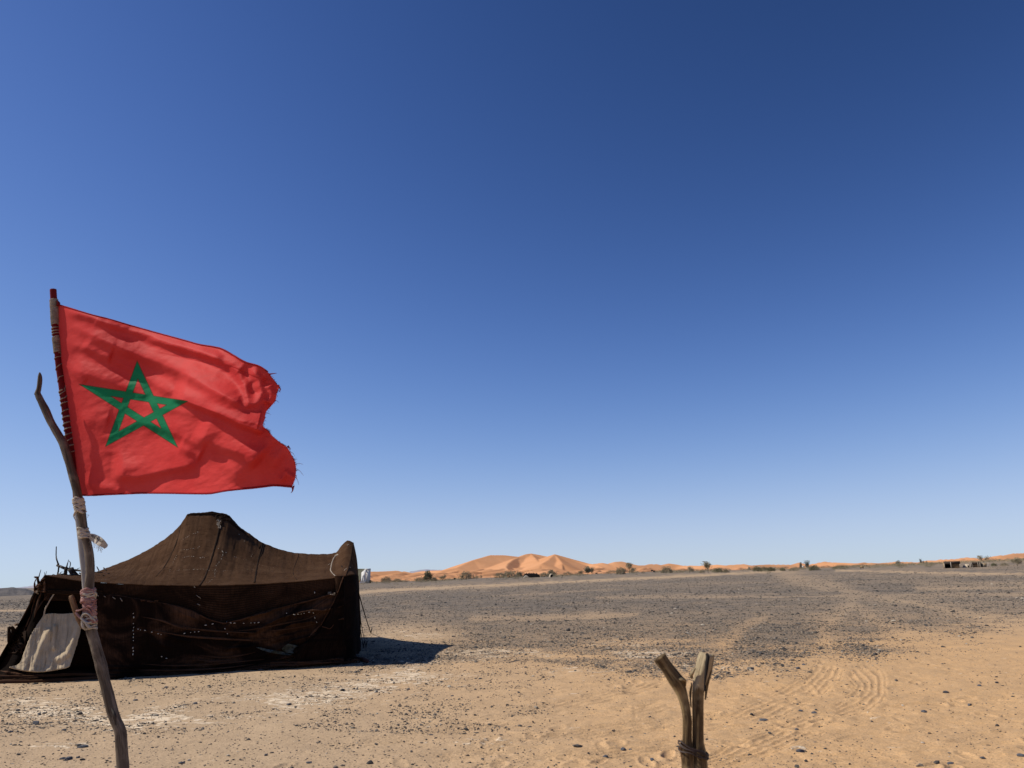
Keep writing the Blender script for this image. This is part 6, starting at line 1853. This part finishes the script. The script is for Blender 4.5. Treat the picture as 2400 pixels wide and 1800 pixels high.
# reed huts at the right
def hut(label, D, px_c, pyb, category='hut'):
    p = far_base(px_c, pyb, D); gz_ = float(plain_height(p[0:1], p[1:2])[0]); p[2] = min(p[2], gz_)
    return thing('reed_hut', tuple(p), label, category, 'reed huts on the right of the plain')
D = fd(2230, 1331.5)
h1 = hut('open fronted reed hut with a dark doorway, left of two reed shelters', D, 2230, 1331)
far_box('wall', 2211.5, 2215.5, 1331, 1317.5, D, M_REED, h1, h1, 3.0)
far_box('wall', 2231.5, 2249, 1331, 1316.5, D, M_REED, h1, h1, 3.0)
far_box('rear_wall', 2215, 2232, 1331, 1317.5, D + 2.6, M_BLACK, h1, h1, 0.3)
far_box('roof', 2211, 2250, 1317.4, 1315.6, D - .3, M_BRANCH, h1, h1, 3.6)
far_box('door_post', 2229, 2230.6, 1331, 1317, D - .4, M_PALEROCK, h1, h1, 0.3)
far_box('door_post', 2213.5, 2215, 1331, 1320, D - .4, M_PALEROCK, h1, h1, 0.3)
for x in np.arange(2233.5, 2249, 2.2):
    far_box('reed_bundle', x, x + .7, 1331, 1316.8, D - .12, M_REED, h1, h1, 0.3)
D = fd(2290, 1329.5)
h2 = hut('low leaning reed shelter with pale posts, right of the open hut', D, 2285, 1329)
far_box('wall', 2281, 2298, 1329, 1318, D, M_REED, h2, h2, 0.5, 0.05)
far_box('wall', 2298, 2312, 1328, 1320, D + 1, M_REED, h2, h2, 0.5, 0.1)
far_box('rear_wall', 2276, 2281, 1328.5, 1318.5, D + 1.5, M_BLACK, h2, h2, 0.3)
far_box('roof', 2275, 2298, 1318.6, 1317.4, D - .2, M_BRANCH, h2, h2, 2.6)
for x, s_ in ((2275.5, 0.3), (2279, 0.8), (2292, -.9), (2296.5, -.9), (2306, .4), (2314, -3)):
    far_box('post', x, x + 1.1, 1329, 1318, D - .5, M_PALEROCK, h2, h2, 0.3, -s_)
D = fd(2265, 1329.5)
pm = far_base(2265, 1328, D - 2); gz = float(plain_height(pm[0:1], pm[1:2])[0])
mm = thing('mud_oven', (pm[0], pm[1], gz), 'pale mud dome between the two reed shelters', 'oven')
mound('dome', [(2256,1329),(2259,1324.5),(2264,1322.5),(2270,1322.8),(2273,1326),(2275,1329)], D - 2, 1.2, M_MUD, mm)
far_box('fire_hole', 2268, 2272, 1328.6, 1325.5, D - 3.4, M_BLACK, mm, mm, 0.2)
D = fd(2020, 1332.5)
h3 = hut('tiny ruined stone gateway far off right of the track', D, 2020, 1332, 'ruin'); h3.name = 'ruined_gateway'; h3['group'] = 'ruins'
del h3['group']
far_box('pillar', 2016.5, 2018.5, 1332, 1326, D, M_BRANCH, h3, h3, 1.0)
far_box('pillar', 2022, 2024, 1332, 1325.6, D, M_BRANCH, h3, h3, 1.0)
far_box('lintel', 2016.3, 2024.2, 1327.4, 1325.8, D - .5, M_REED, h3, h3, 1.6)
# a beam lying on the gravel left of the tent
A_ = gpt(36, 1466); B_ = gpt(70, 1463); A_[2] += .05; B_[2] += .05
beam = thing('wooden_beam', tuple(A_), 'brown wooden beam lying on the gravel left of the tent', 'beam')
tube_obj('beam', [A_, (A_ + B_) / 2, B_, B_ + (B_ - A_) * .3], [0.05, 0.055, 0.05, .045], M_PEG, beam, 8, 0.15, 2, beam)
